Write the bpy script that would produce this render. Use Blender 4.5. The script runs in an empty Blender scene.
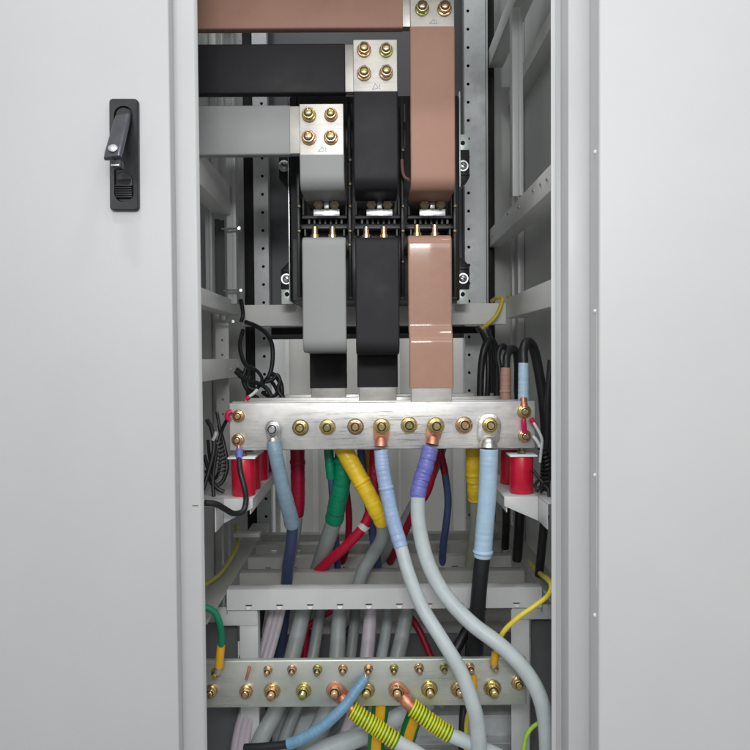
import bpy, bmesh, math, random
from mathutils import Vector, Matrix, noise
R = math.radians
random.seed(7)
scene = bpy.context.scene
C = scene.collection

# ------------------------------------------------------------------ camera
F, D = 740.0, 1.25
cam_rot = Matrix.Rotation(R(-0.23), 4, 'Z') @ Matrix.Rotation(R(88.5), 4, 'X') @ Matrix.Rotation(R(-0.42), 4, 'Z')
cd = bpy.data.cameras.new('camera'); cam = bpy.data.objects.new('camera', cd); C.objects.link(cam)
cam.matrix_world = Matrix.Translation((0, -D, 0)) @ cam_rot
cd.sensor_width = 36; cd.lens = 36 * F / 750; cd.clip_start = .02; cd.clip_end = 100
scene.camera = cam
CR = cam_rot.to_3x3()

def P(px, py, Y):
    """world point seen at photo pixel (px, py) on the vertical plane at depth Y"""
    d = CR @ Vector(((px - 375) / F, -(py - 375) / F, -1))
    t = (Y + D) / d.y
    return Vector((d.x * t, -D + d.y * t, d.z * t))
def S(Y): return (D + Y) / F      # metres per photo pixel at depth Y

# ------------------------------------------------------------------ materials
def lin(c): return tuple(((v / 255) / 12.92 if v / 255 <= .04045 else ((v / 255 + .055) / 1.055) ** 2.4) for v in c)
MATS = {}
def mat(key, rgb, rough=.5, metal=0., var=.08, scale=20, bump=.0, bscale=200, stretch=(1, 1, 1), spec=.5, coat=0., rvar=.1):
    m = bpy.data.materials.new(key); m.use_nodes = True; nt = m.node_tree; b = nt.nodes['Principled BSDF']
    col = lin(rgb)
    tc = nt.nodes.new('ShaderNodeTexCoord'); mp = nt.nodes.new('ShaderNodeMapping'); mp.inputs['Scale'].default_value = stretch
    nt.links.new(tc.outputs['Object'], mp.inputs['Vector'])
    n = nt.nodes.new('ShaderNodeTexNoise'); n.inputs['Scale'].default_value = scale; n.inputs['Detail'].default_value = 6; n.inputs['Roughness'].default_value = .65
    nt.links.new(mp.outputs[0], n.inputs['Vector'])
    r = nt.nodes.new('ShaderNodeValToRGB')
    r.color_ramp.elements[0].position = .3; r.color_ramp.elements[1].position = .7
    r.color_ramp.elements[0].color = (*[v * (1 - var) for v in col], 1)
    r.color_ramp.elements[1].color = (*[min(1, v * (1 + var)) for v in col], 1)
    nt.links.new(n.outputs['Fac'], r.inputs['Fac']); nt.links.new(r.outputs[0], b.inputs['Base Color'])
    mr = nt.nodes.new('ShaderNodeMapRange'); mr.inputs['To Min'].default_value = max(.04, rough - rvar); mr.inputs['To Max'].default_value = min(1, rough + rvar)
    mr.inputs['From Min'].default_value = .3; mr.inputs['From Max'].default_value = .7
    nt.links.new(n.outputs['Fac'], mr.inputs['Value']); nt.links.new(mr.outputs[0], b.inputs['Roughness'])
    b.inputs['Metallic'].default_value = metal; b.inputs['Specular IOR Level'].default_value = spec
    b.inputs['Coat Weight'].default_value = coat; b.inputs['Coat Roughness'].default_value = .09
    if bump:
        n2 = nt.nodes.new('ShaderNodeTexNoise'); n2.inputs['Scale'].default_value = bscale; n2.inputs['Detail'].default_value = 3
        nt.links.new(mp.outputs[0], n2.inputs['Vector'])
        bp = nt.nodes.new('ShaderNodeBump'); bp.inputs['Strength'].default_value = bump; bp.inputs['Distance'].default_value = .002
        nt.links.new(n2.outputs['Fac'], bp.inputs['Height']); nt.links.new(bp.outputs[0], b.inputs['Normal'])
    MATS[key] = m
    return m
mat('door_paint', (198, 200, 202), .42, var=.022, scale=4, bump=.10, bscale=900, rvar=.04)
mat('door_paint_lit', (211, 212, 213), .42, var=.02, scale=4, bump=.05, bscale=900, rvar=.04)  # door paint lightened for the stronger light on the right door
mat('frame_paint', (198, 200, 201), .4, var=.02, scale=6, bump=.04, bscale=900, rvar=.05)
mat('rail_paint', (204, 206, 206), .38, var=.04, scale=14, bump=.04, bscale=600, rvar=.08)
mat('galvanised', (204, 208, 209), .45, metal=.3, var=.14, scale=30, bump=.05, bscale=120, rvar=.12)
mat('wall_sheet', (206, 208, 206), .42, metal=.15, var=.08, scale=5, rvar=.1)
mat('rail_lit', (240, 241, 239), .38, var=.03, scale=14)  # rail paint lightened to make up for weak light inside the cabinet
mat('rail_shaded', (158, 158, 154), .42, var=.06, scale=14)  # rail paint darkened for the shade behind the front support rail
mat('back_sheet', (208, 208, 204), .5, var=.05, scale=5, rvar=.1)
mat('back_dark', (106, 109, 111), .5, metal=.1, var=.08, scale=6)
mat('white_sheet', (235, 238, 238), .5, var=.02, scale=8)
mat('gap_black', (22, 23, 24), .7, var=.2)
mat('black_plastic', (34, 35, 37), .38, var=.2, scale=40, bump=.05, bscale=500)
mat('handle_black', (36, 37, 40), .42, var=.12, scale=60, bump=.08, bscale=1500)
mat('grey_metal_lever', (74, 77, 84), .3, metal=.25, var=.1, scale=60)
mat('breaker_black', (32, 33, 35), .42, var=.25, scale=25, bump=.04, bscale=400)
mat('breaker_grey', (88, 90, 92), .4, var=.15, scale=30)
mat('steel', (205, 207, 208), .28, metal=.9, var=.12, scale=60)
mat('pale_plate', (226, 240, 232), .35, metal=.2, var=.08, scale=60)
mat('sleeve_brown', (176, 136, 119), .55, var=.10, scale=9, bump=.22, bscale=26, spec=.3)
mat('sleeve_brown_glossy', (174, 134, 115), .5, var=.12, scale=9, bump=.55, bscale=34, spec=.3, coat=.6)
mat('sleeve_black', (42, 41, 44), .55, var=.14, scale=12, bump=.16, bscale=26, spec=.25)
mat('sleeve_grey', (156, 158, 158), .5, var=.07, scale=10, bump=.16, bscale=26, spec=.35)
mat('zinc_gold', (206, 184, 126), .22, metal=.95, var=.25, scale=160)
mat('zinc_green', (180, 174, 112), .22, metal=.95, var=.25, scale=160)
mat('zinc_pink', (208, 174, 136), .22, metal=.95, var=.25, scale=160)
mat('zinc_dark', (128, 118, 98), .35, metal=.85, var=.3, scale=160)
mat('thread_dark', (62, 54, 40), .5, metal=.5, var=.3, scale=200)
mat('copper', (214, 148, 122), .42, metal=.8, var=.22, scale=70)
mat('tinned_lug', (214, 212, 206), .3, metal=.85, var=.15, scale=70, bump=.1, bscale=200)
mat('insulator_red', (200, 12, 52), .36, var=.12, scale=30, coat=.25)
mat('sleeve_blue', (134, 160, 178), .4, var=.1, scale=60, bump=.25, bscale=120)
mat('sleeve_sky', (172, 200, 222), .42, var=.06, scale=50, bump=.2, bscale=90)
mat('sleeve_lavender', (158, 180, 214), .38, var=.1, scale=70, bump=.3, bscale=140)
mat('sleeve_violet', (112, 116, 190), .36, var=.14, scale=70, bump=.4, bscale=140)
mat('sleeve_steelblue', (110, 152, 182), .38, var=.12, scale=60, bump=.25, bscale=120)
mat('sleeve_yellow', (232, 196, 40), .4, var=.1, scale=60, bump=.3, bscale=110)
mat('sleeve_amber', (222, 166, 30), .4, var=.1, scale=60, bump=.3, bscale=110)
mat('sleeve_green', (0, 138, 100), .4, var=.12, scale=60, bump=.3, bscale=110)
mat('sleeve_wine', (156, 8, 48), .4, var=.1, scale=60, bump=.3, bscale=110)
mat('jacket_red', (190, 14, 54), .4, var=.08, scale=50)
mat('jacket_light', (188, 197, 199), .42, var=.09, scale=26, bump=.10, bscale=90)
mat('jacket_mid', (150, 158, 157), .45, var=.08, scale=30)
mat('jacket_pink', (186, 178, 186), .45, var=.08, scale=30)
mat('jacket_olive', (150, 156, 140), .45, var=.08, scale=30)
mat('jacket_navy', (64, 78, 116), .4, var=.14, scale=40)
mat('jacket_black', (30, 31, 34), .42, var=.2, scale=40)
mat('wire_yellow', (226, 206, 70), .4, var=.08, scale=80)
mat('wire_olive', (170, 166, 60), .42, var=.12, scale=80)
mat('wire_green', (10, 128, 92), .4, var=.1, scale=80)
mat('wire_lime', (150, 190, 60), .4, var=.15, scale=80)
mat('tape_yellow', (222, 214, 40), .4, var=.12, scale=120)
mat('tape_green', (70, 130, 30), .45, var=.15, scale=120)
mat('stripe_green', (14, 118, 56), .42, var=.1, scale=80)
mat('red_pen', (176, 60, 62), .6, var=.1)
mat('pencil_mark', (170, 178, 206), .6, var=.1)
mat('cap_magenta', (206, 20, 84), .4, var=.1, scale=60)
mat('sleeve_clear', (208, 210, 210), .3, var=.08, scale=60)
mat('white_tag', (222, 216, 216), .5, var=.05)

def busbar_mat(key, rgb, streak, greenish=False):
    m = bpy.data.materials.new(key); m.use_nodes = True; nt = m.node_tree; b = nt.nodes['Principled BSDF']
    tc = nt.nodes.new('ShaderNodeTexCoord'); L = nt.links.new
    def nz(scale, stretch, detail=5, rough=.6, off=(0, 0, 0)):
        mp = nt.nodes.new('ShaderNodeMapping'); mp.inputs['Scale'].default_value = stretch; mp.inputs['Location'].default_value = off
        L(tc.outputs['Object'], mp.inputs['Vector'])
        n = nt.nodes.new('ShaderNodeTexNoise'); n.inputs['Scale'].default_value = scale; n.inputs['Detail'].default_value = detail; n.inputs['Roughness'].default_value = rough
        L(mp.outputs[0], n.inputs['Vector']); return n
    def ramp(src, p0, c0, p1, c1):
        r = nt.nodes.new('ShaderNodeValToRGB'); e = r.color_ramp.elements
        e[0].position = p0; e[0].color = (*c0, 1); e[1].position = p1; e[1].color = (*c1, 1); L(src, r.inputs['Fac']); return r.outputs[0]
    def mul(a, c, f=None):
        x = nt.nodes.new('ShaderNodeMix'); x.data_type = 'RGBA'; x.blend_type = 'MULTIPLY'; x.inputs['Factor'].default_value = 1
        if f is not None: L(f, x.inputs['Factor'])
        L(a, x.inputs['A']); L(c, x.inputs['B']); return x.outputs['Result']
    c = lin(rgb)
    clouds = nz(11, (.8, 1, 1.3)); streaks = nz(70, (.22, 1, 3.4), 8, .8); mask = nz(5, (1, 1, .6), 2, .5, (3.1, .2, .4)); fine = nz(160, (.05, 1, 2.2), 5)
    base = ramp(clouds.outputs['Fac'], .32, [v * (.74, .82, .76)[k] if greenish else v * (.62, .64, .68)[k] for k, v in enumerate(c)], .66, c)
    st = ramp(streaks.outputs['Fac'], .40, [1 - streak] * 3, .49, [1, 1, 1])
    mk = ramp(mask.outputs['Fac'], .50, [0, 0, 0], .68, [1, 1, 1])
    if not greenish:      # worn zone round the middle of the bar
        sp = nt.nodes.new('ShaderNodeSeparateXYZ'); L(tc.outputs['Object'], sp.inputs[0])
        ab = nt.nodes.new('ShaderNodeMath'); ab.operation = 'ABSOLUTE'; L(sp.outputs['X'], ab.inputs[0])
        zone = nt.nodes.new('ShaderNodeMapRange'); zone.inputs['From Min'].default_value = .21; zone.inputs['From Max'].default_value = .07
        L(ab.outputs[0], zone.inputs['Value'])
        mxx = nt.nodes.new('ShaderNodeMath'); mxx.operation = 'MAXIMUM'; L(zone.outputs[0], mxx.inputs[0]); L(mk, mxx.inputs[1]); mk = mxx.outputs[0]
    L(mul(base, st, mk), b.inputs['Base Color'])
    mr = nt.nodes.new('ShaderNodeMapRange'); mr.inputs['To Min'].default_value = .30; mr.inputs['To Max'].default_value = .50
    mr.inputs['From Min'].default_value = .3; mr.inputs['From Max'].default_value = .7
    L(clouds.outputs['Fac'], mr.inputs['Value']); L(mr.outputs[0], b.inputs['Roughness'])
    bp = nt.nodes.new('ShaderNodeBump'); bp.inputs['Strength'].default_value = .10; bp.inputs['Distance'].default_value = .001
    L(fine.outputs['Fac'], bp.inputs['Height']); L(bp.outputs[0], b.inputs['Normal'])
    b.inputs['Metallic'].default_value = .62
    MATS[key] = m
busbar_mat('tinned_bar', (238, 236, 231), .46)
busbar_mat('earth_bar', (214, 216, 211), .4, True)
busbar_mat('bare_end', (212, 208, 200), .06)

# ------------------------------------------------------------------ mesh helpers
class MB:
    def __init__(s): s.bm = bmesh.new(); s.mi = 0
    def _merge(s, b):
        for f in b.faces: f.material_index = s.mi
        me = bpy.data.meshes.new('tmp'); b.to_mesh(me); b.free(); s.bm.from_mesh(me); bpy.data.meshes.remove(me)
    def box(s, lo, hi, bev=0., seg=2, rot=None):
        b = bmesh.new(); bmesh.ops.create_cube(b, size=1)
        lo, hi = Vector(lo), Vector(hi); c = (lo + hi) / 2; d = hi - lo
        for v in b.verts: v.co = Vector((v.co.x * d.x, v.co.y * d.y, v.co.z * d.z))
        if bev: bmesh.ops.bevel(b, geom=b.edges[:], offset=min(bev, .45 * min(abs(d.x), abs(d.y), abs(d.z))), segments=seg, profile=.5, affect='EDGES')
        for v in b.verts: v.co = (rot @ v.co if rot else v.co) + c
        s._merge(b); return s
    def cyl(s, a, b_, r0, r1=None, n=24, bev=0.):
        a, b_ = Vector(a), Vector(b_); r1 = r0 if r1 is None else r1
        b = bmesh.new(); L = (b_ - a).length
        bmesh.ops.create_cone(b, cap_ends=True, segments=n, radius1=r0, radius2=r1, depth=L)
        if bev:
            es = [e for e in b.edges if abs(e.verts[0].co.z - e.verts[1].co.z) < 1e-6]
            bmesh.ops.bevel(b, geom=es, offset=bev, segments=2, profile=.5, affect='EDGES')
        q = Vector((0, 0, 1)).rotation_difference((b_ - a).normalized()).to_matrix()
        for v in b.verts: v.co = q @ v.co + (a + b_) / 2
        s._merge(b); return s
    def lathe(s, a, axis, prof, n=24, phase=0):
        """prof: (distance along axis, radius)"""
        a = Vector(a); q = Vector((0, 0, 1)).rotation_difference(Vector(axis).normalized()).to_matrix()
        b = bmesh.new(); rings = []
        for h, r in prof:
            rings.append([b.verts.new(q @ Vector((r * math.cos(2 * math.pi * k / n + phase), r * math.sin(2 * math.pi * k / n + phase), h)) + a) for k in range(n)])
        for i in range(len(rings) - 1):
            for k in range(n): b.faces.new((rings[i][k], rings[i][(k + 1) % n], rings[i + 1][(k + 1) % n], rings[i + 1][k]))
        b.faces.new(rings[0][::-1]); b.faces.new(rings[-1])
        bmesh.ops.recalc_face_normals(b, faces=b.faces[:]); s._merge(b); return s
    def prism(s, pts, vec, bev=0.):
        """extrude a polygon of 3-D points along vec"""
        b = bmesh.new(); vs = [b.verts.new(Vector(p)) for p in pts]; f = b.faces.new(vs)
        r = bmesh.ops.extrude_face_region(b, geom=[f])
        for v in [g for g in r['geom'] if isinstance(g, bmesh.types.BMVert)]: v.co += Vector(vec)
        bmesh.ops.recalc_face_normals(b, faces=b.faces[:])
        if bev: bmesh.ops.bevel(b, geom=b.edges[:], offset=bev, segments=2, profile=.5, affect='EDGES')
        s._merge(b); return s
    def tube(s, pts, rad, n=14, cap=True, matfn=None):
        m = len(pts); rad = [rad] * m if not hasattr(rad, '__len__') else rad
        b = bmesh.new(); rings = []; t0 = None; u = None
        for i, p in enumerate(pts):
            t = (pts[min(i + 1, m - 1)] - pts[max(i - 1, 0)])
            t = t.normalized() if t.length > 1e-9 else (t0 or Vector((0, 0, 1)))
            if u is None: u = t.orthogonal().normalized()
            else:
                u = t0.rotation_difference(t).to_matrix() @ u
                u = (u - t * u.dot(t)).normalized()
            w = t.cross(u); t0 = t
            rings.append([b.verts.new(p + (u * math.cos(2 * math.pi * k / n) + w * math.sin(2 * math.pi * k / n)) * rad[i]) for k in range(n)])
        for i in range(m - 1):
            for k in range(n):
                f = b.faces.new((rings[i][k], rings[i][(k + 1) % n], rings[i + 1][(k + 1) % n], rings[i + 1][k]))
                f.material_index = matfn(i, k) if matfn else s.mi
        if cap:
            b.faces.new(rings[0][::-1]).material_index = s.mi; b.faces.new(rings[-1]).material_index = s.mi
        me = bpy.data.meshes.new('tmp'); b.to_mesh(me); b.free(); s.bm.from_mesh(me); bpy.data.meshes.remove(me)
        return s
    def sweep(s, path, w, t, corner=.003, xoff=0., jitter=0.):
        """sweep a rounded w x t section (w along X) along a path of points lying in a YZ plane"""
        sec = []
        for cx, cz, a0 in ((1, 1, 0), (-1, 1, 90), (-1, -1, 180), (1, -1, 270)):
            for k in range(5):
                a = R(a0 + 22.5 * k)
                sec.append((cx * (w / 2 - corner) + corner * math.cos(a), cz * (t / 2 - corner) + corner * math.sin(a)))
        b = bmesh.new(); rings = []; m = len(path)
        for i, p in enumerate(path):
            tg = (path[min(i + 1, m - 1)] - path[max(i - 1, 0)]).normalized()
            nrm = Vector((0, -tg.z, tg.y))
            j = 1 + jitter * (noise.noise(p * 40) if jitter else 0)
            rings.append([b.verts.new(p + Vector((1, 0, 0)) * x * j + nrm * z) for x, z in sec])
        n = len(sec)
        for i in range(m - 1):
            for k in range(n): b.faces.new((rings[i][k], rings[i][(k + 1) % n], rings[i + 1][(k + 1) % n], rings[i + 1][k]))
        b.faces.new(rings[0][::-1]); b.faces.new(rings[-1])
        bmesh.ops.recalc_face_normals(b, faces=b.faces[:]); s._merge(b); return s
    def strip(s, o, du, dv, length, width, holes, r, slot=0., th=.002, n=16, vfrac=.5):
        """a sheet with real holes: o corner, du along length, dv along width; holes = distances along length"""
        o, du, dv = Vector(o), Vector(du).normalized(), Vector(dv).normalized(); b = bmesh.new()
        def V(u, v): return b.verts.new(o + du * u + dv * v)
        hw = r + slot; last = 0.; vc = width * vfrac
        def quad(u0, u1, v0, v1):
            if u1 - u0 > 1e-6 and v1 - v0 > 1e-6: b.faces.new((V(u0, v0), V(u1, v0), V(u1, v1), V(u0, v1)))
        for h in sorted(holes):
            a, c = h - hw * 1.3, h + hw * 1.3; v0, v1 = vc - r * 1.3, vc + r * 1.3
            quad(last, a, 0, width); quad(a, c, 0, v0); quad(a, c, v1, width)
            inn, out = [], []
            for k in range(n):
                an = 2 * math.pi * k / n + math.pi / n; x, y = math.cos(an), math.sin(an)
                inn.append(V(h + x * r + (slot if x > 0 else -slot), vc + y * r))
                q = max(abs(x), abs(y)); out.append(V(h + x / q * hw * 1.3, vc + y / q * r * 1.3))
            for k in range(n): b.faces.new((out[k], out[(k + 1) % n], inn[(k + 1) % n], inn[k]))
            # fill the corner slivers
            for sx in (1, -1):
                for sy in (1, -1):
                    near = sorted(range(n), key=lambda k: (out[k].co - (o + du * (h + sx * hw * 1.3) + dv * (vc + sy * r * 1.3))).length)[:2]
                    try: b.faces.new((out[near[0]], V(h + sx * hw * 1.3, vc + sy * r * 1.3), out[near[1]]))
                    except ValueError: pass
            last = c
        quad(last, length, 0, width)
        bmesh.ops.remove_doubles(b, verts=b.verts[:], dist=1e-6)
        bmesh.ops.recalc_face_normals(b, faces=b.faces[:])
        r_ = bmesh.ops.extrude_face_region(b, geom=b.faces[:])
        nn = du.cross(dv).normalized()
        if nn.y < 0: nn = -nn
        for v in [g for g in r_['geom'] if isinstance(g, bmesh.types.BMVert)]: v.co += nn * th
        bmesh.ops.recalc_face_normals(b, faces=b.faces[:]); s._merge(b); return s
    def build(s, name, mats, parent=None, angle=38):
        mats = mats if isinstance(mats, (list, tuple)) else [mats]
        me = bpy.data.meshes.new(name); off = Vector((0, 0, 0)); p = parent
        while p is not None: off += p.location; p = p.parent
        for v in s.bm.verts: v.co -= off
        s.bm.to_mesh(me); s.bm.free()
        for k in mats: me.materials.append(MATS[k])
        me.shade_smooth(); me.set_sharp_from_angle(angle=R(angle))
        o = bpy.data.objects.new(name, me); C.objects.link(o); o.parent = parent
        return o

def thing(name, label, cat, loc, group=None):
    o = bpy.data.objects.new(name, None); C.objects.link(o); o.location = loc; o.empty_display_size = .05
    o['label'] = label; o['category'] = cat
    if group: o['group'] = group
    return o
def tag(o, label, cat, group=None):
    o['label'] = label; o['category'] = cat
    if group: o['group'] = group
    return o

def spline(pts, k=8):
    """Catmull-Rom; returns samples and the sample index of each control point"""
    out, idx = [], []; n = len(pts)
    for i in range(n - 1):
        p0 = pts[i - 1] if i else pts[0] * 2 - pts[1]; p1, p2 = pts[i], pts[i + 1]
        p3 = pts[i + 2] if i + 2 < n else pts[-1] * 2 - pts[-2]
        idx.append(len(out))
        for j in range(k):
            t = j / k
            out.append(.5 * ((2 * p1) + (p2 - p0) * t + (2 * p0 - 5 * p1 + 4 * p2 - p3) * t * t + (3 * p1 - p0 - 3 * p2 + p3) * t ** 3))
    idx.append(len(out)); out.append(pts[-1].copy())
    return out, idx

def fillet(pts, r, n=7):
    """round the corners of a polyline of Vectors"""
    out = [pts[0]]
    for i in range(1, len(pts) - 1):
        a, b, c = pts[i - 1], pts[i], pts[i + 1]; u, v = (a - b), (c - b)
        rr = min(r[i - 1] if hasattr(r, '__len__') else r, u.length * .49, v.length * .49)
        p, q = b + u.normalized() * rr, b + v.normalized() * rr
        for k in range(n + 1):
            t = k / n; out.append(p * (1 - t) ** 2 + b * 2 * t * (1 - t) + q * t * t)
    out.append(pts[-1])
    return out
def densify(path, step=.008):
    out = [path[0]]
    for a, b in zip(path, path[1:]):
        m = max(1, int((b - a).length / step))
        out += [a.lerp(b, (j + 1) / m) for j in range(m)]
    return out

# ------------------------------------------------------------------ bolts: built once per kind, then copied with their washers
def bolt_master(nut_r, nut_h, stud_r, stud_l, wash_r, key, wkey, skey):
    b = MB()
    b.lathe((0, 0, 0), (0, -1, 0), [(.002, nut_r * 1.16), (.0042, nut_r * 1.16), (.0048, nut_r * 1.08)], 22)        # spring washer
    ph = R(random.uniform(0, 60)); N = 48; top = .005 + nut_h; ri = nut_r * .885
    def hexr(a): return ri / math.cos(((a + ph) % (math.pi / 3)) - math.pi / 6)
    bb = bmesh.new(); rings = []
    for y, f in ((.0048, lambda a: min(hexr(a), nut_r * .93)), (.0056, hexr), (top - .0012, hexr), (top - .0002, lambda a: min(hexr(a), nut_r * .90)), (top, lambda a: nut_r * .86), (top, lambda a: stud_r * 1.30)):
        rings.append([bb.verts.new((f(2 * math.pi * k / N) * math.cos(2 * math.pi * k / N), -y, f(2 * math.pi * k / N) * math.sin(2 * math.pi * k / N))) for k in range(N)])
    for q in range(len(rings) - 1):
        for k in range(N): bb.faces.new((rings[q][k], rings[q][(k + 1) % N], rings[q + 1][(k + 1) % N], rings[q + 1][k]))
    bmesh.ops.recalc_face_normals(bb, faces=bb.faces[:]); b._merge(bb)
    b.mi = 2; b.lathe((0, 0, 0), (0, -1, 0), [(.0005 + nut_h, stud_r * .95), (.0012 + nut_h, stud_r * 1.02), (top + .0001, stud_r * 1.32)], 28)
    z0 = .005 + nut_h; prof = [(z0 - .002, stud_r * .9)]; k = 0
    while k * .0014 < stud_l - .001:
        prof += [(z0 + k * .0014, stud_r * .88), (z0 + k * .0014 + .0007, stud_r)]; k += 1
    prof += [(z0 + stud_l, stud_r * .78)]
    b.mi = 1; b.lathe((0, 0, 0), (0, -1, 0), prof, 18)
    o = b.build('bolt', [key, skey, 'thread_dark']); w = MB().lathe((0, 0, 0), (0, -1, 0), [(0, wash_r), (.0018, wash_r), (.0024, wash_r * .96)], 28).build('washer', wkey)
    w.parent = o
    return o
_protos = {}
def bolt(parent, p, kind='big', key='zinc_gold', wkey=None, spin=None, tilt=0, skey=None):
    dims = dict(big=(.0120, .0085, .0068, .0035, .0160), mid=(.0098, .008, .0056, .0045, .0130), plate=(.0116, .0112, .0066, .0030, .0136),
                stud=(.0112, .0092, .0066, .013, .0155), small=(.0070, .007, .0042, .010, .0086))[kind]
    wkey = wkey or key; skey = skey or key
    k = (kind, key, wkey, skey); off = Vector((0, 0, 0)); q = parent
    while q is not None: off += q.location; q = q.parent
    if k not in _protos:
        o = bolt_master(*dims, key, wkey, skey); w = o.children[0]; _protos[k] = (o, w)
    else:
        s0, w0 = _protos[k]; o = s0.copy(); C.objects.link(o); w = w0.copy(); C.objects.link(w); w.parent = o
    o.parent = parent; o.location = Vector(p) - off
    o.rotation_euler = (R(random.uniform(-2, 2) + tilt), R(random.uniform(0, 60) if spin is None else spin), R(random.uniform(-2, 2)))
    q_ = random.uniform(.93, 1.05); o.scale = (q_, random.uniform(.9, 1.1), q_)
    return o

# ================================================================== THE CABINET
cab = thing('switchgear_cabinet', 'open light grey switchgear cabinet with perforated uprights and folded side rails', 'cabinet', (0, .45, -1.25))
ZT, ZB = 1.25, -1.2
def X(px, Y): return P(px, 375, Y).x
def Z(py, Y): return P(375, py, Y).z
# front posts (folded profiles, extruded in Z)
def post(prof, name='front_post', m='frame_paint'):
    MB().prism([Vector((x, y, ZB)) for x, y in prof], (0, 0, ZT - ZB), .0015).build(name, m, cab)
xl = X(202, 0)
post([(X(150, -.004), -.004), (X(198.5, -.004), -.004), (xl + .0005, .002), (xl - .004, .010), (xl - .018, .045), (xl - .02, .045), (xl - .02, .012), (X(150, 0), .012)])
xr = X(551, 0)
post([(xr, .0), (xr + .0085, .0), (xr + .0088, .026), (xr + .0235, .026), (xr + .0285, -.004), (X(605, -.004), -.004), (X(605, 0), .04), (xr + .04, .04), (xr + .04, .05), (xr + .026, .05), (xr + .004, .010)])
# side sheets and rear sheets
MB().box((-.43, .05, ZB), (-.425, 1.02, ZT)).build('side_panel', 'wall_sheet', cab)
MB().box((.425, .05, ZB), (.43, 1.02, ZT)).build('side_panel', 'wall_sheet', cab)
# inner folded edges of the right side sheet
for y0, w in ((.80, .03), (.89, .018)):
    MB().box((.405, y0, ZB), (.4245, y0 + w, ZT), .003).build('panel_fold', 'wall_sheet', cab)
    MB().box((-.4245, y0 - .08, ZB), (-.405, y0 - .08 + w, ZT), .003).build('panel_fold', 'wall_sheet', cab)
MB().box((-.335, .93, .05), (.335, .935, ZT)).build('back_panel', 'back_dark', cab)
for a in (-.424, .337): MB().box((a, .95, -.6), (a + .087, .955, ZT)).build('back_strip', 'wall_sheet', cab)
b = MB(); YB = 1.35
b.box((X(286, YB), YB, ZB), (.60, YB + .005, .30))
for px, w in ((285, 4), (312, 5), (398, 2), (453, 10)):
    b.box((X(px, YB - .02), YB - .02, ZB), (X(px + w, YB - .02), YB - .0005, .30), .003)
b.build('rear_backdrop', 'back_sheet', cab)
MB().box((-.60, YB + .02, ZB), (X(285.5, YB), YB + .025, .30)).build('rear_backdrop', 'white_sheet', cab)  # white sheet standing in for the bright gap to the lit room behind
MB().box((-.425, .02, -1.0), (.425, 1.3, -.995)).build('added_base_plate', 'wall_sheet', cab)  # added to close the bottom against light from below
MB().box((-.32, .014, .72), (.335, .03, ZT), .002).build('added_header', 'frame_paint', cab)  # unseen header, added to keep ceiling light off the upper bars
MB().box((-.425, .03, ZT - .004), (.425, .16, ZT), .001).build('added_roof', 'frame_paint', cab)  # unseen strip of roof, added to darken the top bars
# rear perforated uprights
def upright(px0, px1, Y, z0, z1, hole_x, pitch, r, ph=.5):
    x0, x1 = X(px0, Y), X(px1, Y); w = x1 - x0; L = z1 - z0
    b = MB(); n = int(L / pitch)
    b.strip((x0, Y, z0), (0, 0, 1), (1, 0, 0), L, w, [pitch * (k + ph) for k in range(n)], r, vfrac=hole_x)
    b.box((x0, Y + .0025, z0), (x0 + .002, Y + .035, z1)); b.box((x1 - .002, Y + .0025, z0), (x1, Y + .035, z1))
    b.build('rear_upright', 'galvanised', cab)
    MB().box((x0 + .003, Y + .03, z0), (x1 - .003, Y + .033, z1)).build('upright_backing', 'gap_black', cab)
upright(465.5, 486.5, .84, -.53, ZT, .18, .0505, .0042)
upright(255.5, 270, .84, -.53, ZT, .62, .0505, .0042)
MB().box((X(487.3, .84), .84, -.53), (X(488.8, .84), .90, ZT), .0005).build('upright_flange', 'rail_paint', cab)
MB().box((X(489.5, .86), .875, -.53), (X(496, .86), .88, ZT), .0005).build('upright_backing', 'gap_black', cab)
MB().box((X(245, .86), .875, -.53), (X(254.5, .86), .88, ZT), .0005).build('upright_backing', 'gap_black', cab)
# side rails (folded channels running front to back)
def side_rail(sx, zlo, zhi, Y0, Y1, x=.335, m='rail_lit', lip=.02):
    b = MB(); x0 = sx * x
    b.box((min(x0, x0 + sx * .002), Y0, zlo), (max(x0, x0 + sx * .002), Y1, zhi), .0008)
    for z in (zlo, zhi - .002):
        b.box((min(x0 + sx * .0022, x0 + sx * lip * 2), Y0, z), (max(x0 + sx * .0022, x0 + sx * lip * 2), Y1, z + .002), .0006)
    return b.build('side_rail', m, cab)
def zat(py, px, sx, x=.335):    # height of a point seen at (px, py) on the plane X = sx*x
    d = CR @ Vector(((px - 375) / F, -(py - 375) / F, -1)); return d.z * (sx * x) / d.x
side_rail(1, zat(247, 489.6, 1), zat(229.6, 489.6, 1), .05, .86)
side_rail(1, zat(318.5, 507, 1), zat(298, 507, 1), .05, .58)
side_rail(1, zat(64, 490, 1), zat(46, 490, 1), .05, .86)
side_rail(1, zat(76.7, 524, 1, .39), zat(61.3, 524, 1, .39), .05, .86, .39)
side_rail(-1, zat(222, 238, -1), zat(192, 235, -1), .05, .60)
side_rail(-1, zat(316, 240, -1), zat(302, 238, -1), .05, .62)
side_rail(-1, zat(376, 240, -1), zat(358.5, 240, -1), .05, .62)
side_rail(1, zat(373, 535, 1, .40), zat(352, 535, 1, .40), .05, .50, .40, 'rail_paint')
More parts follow.
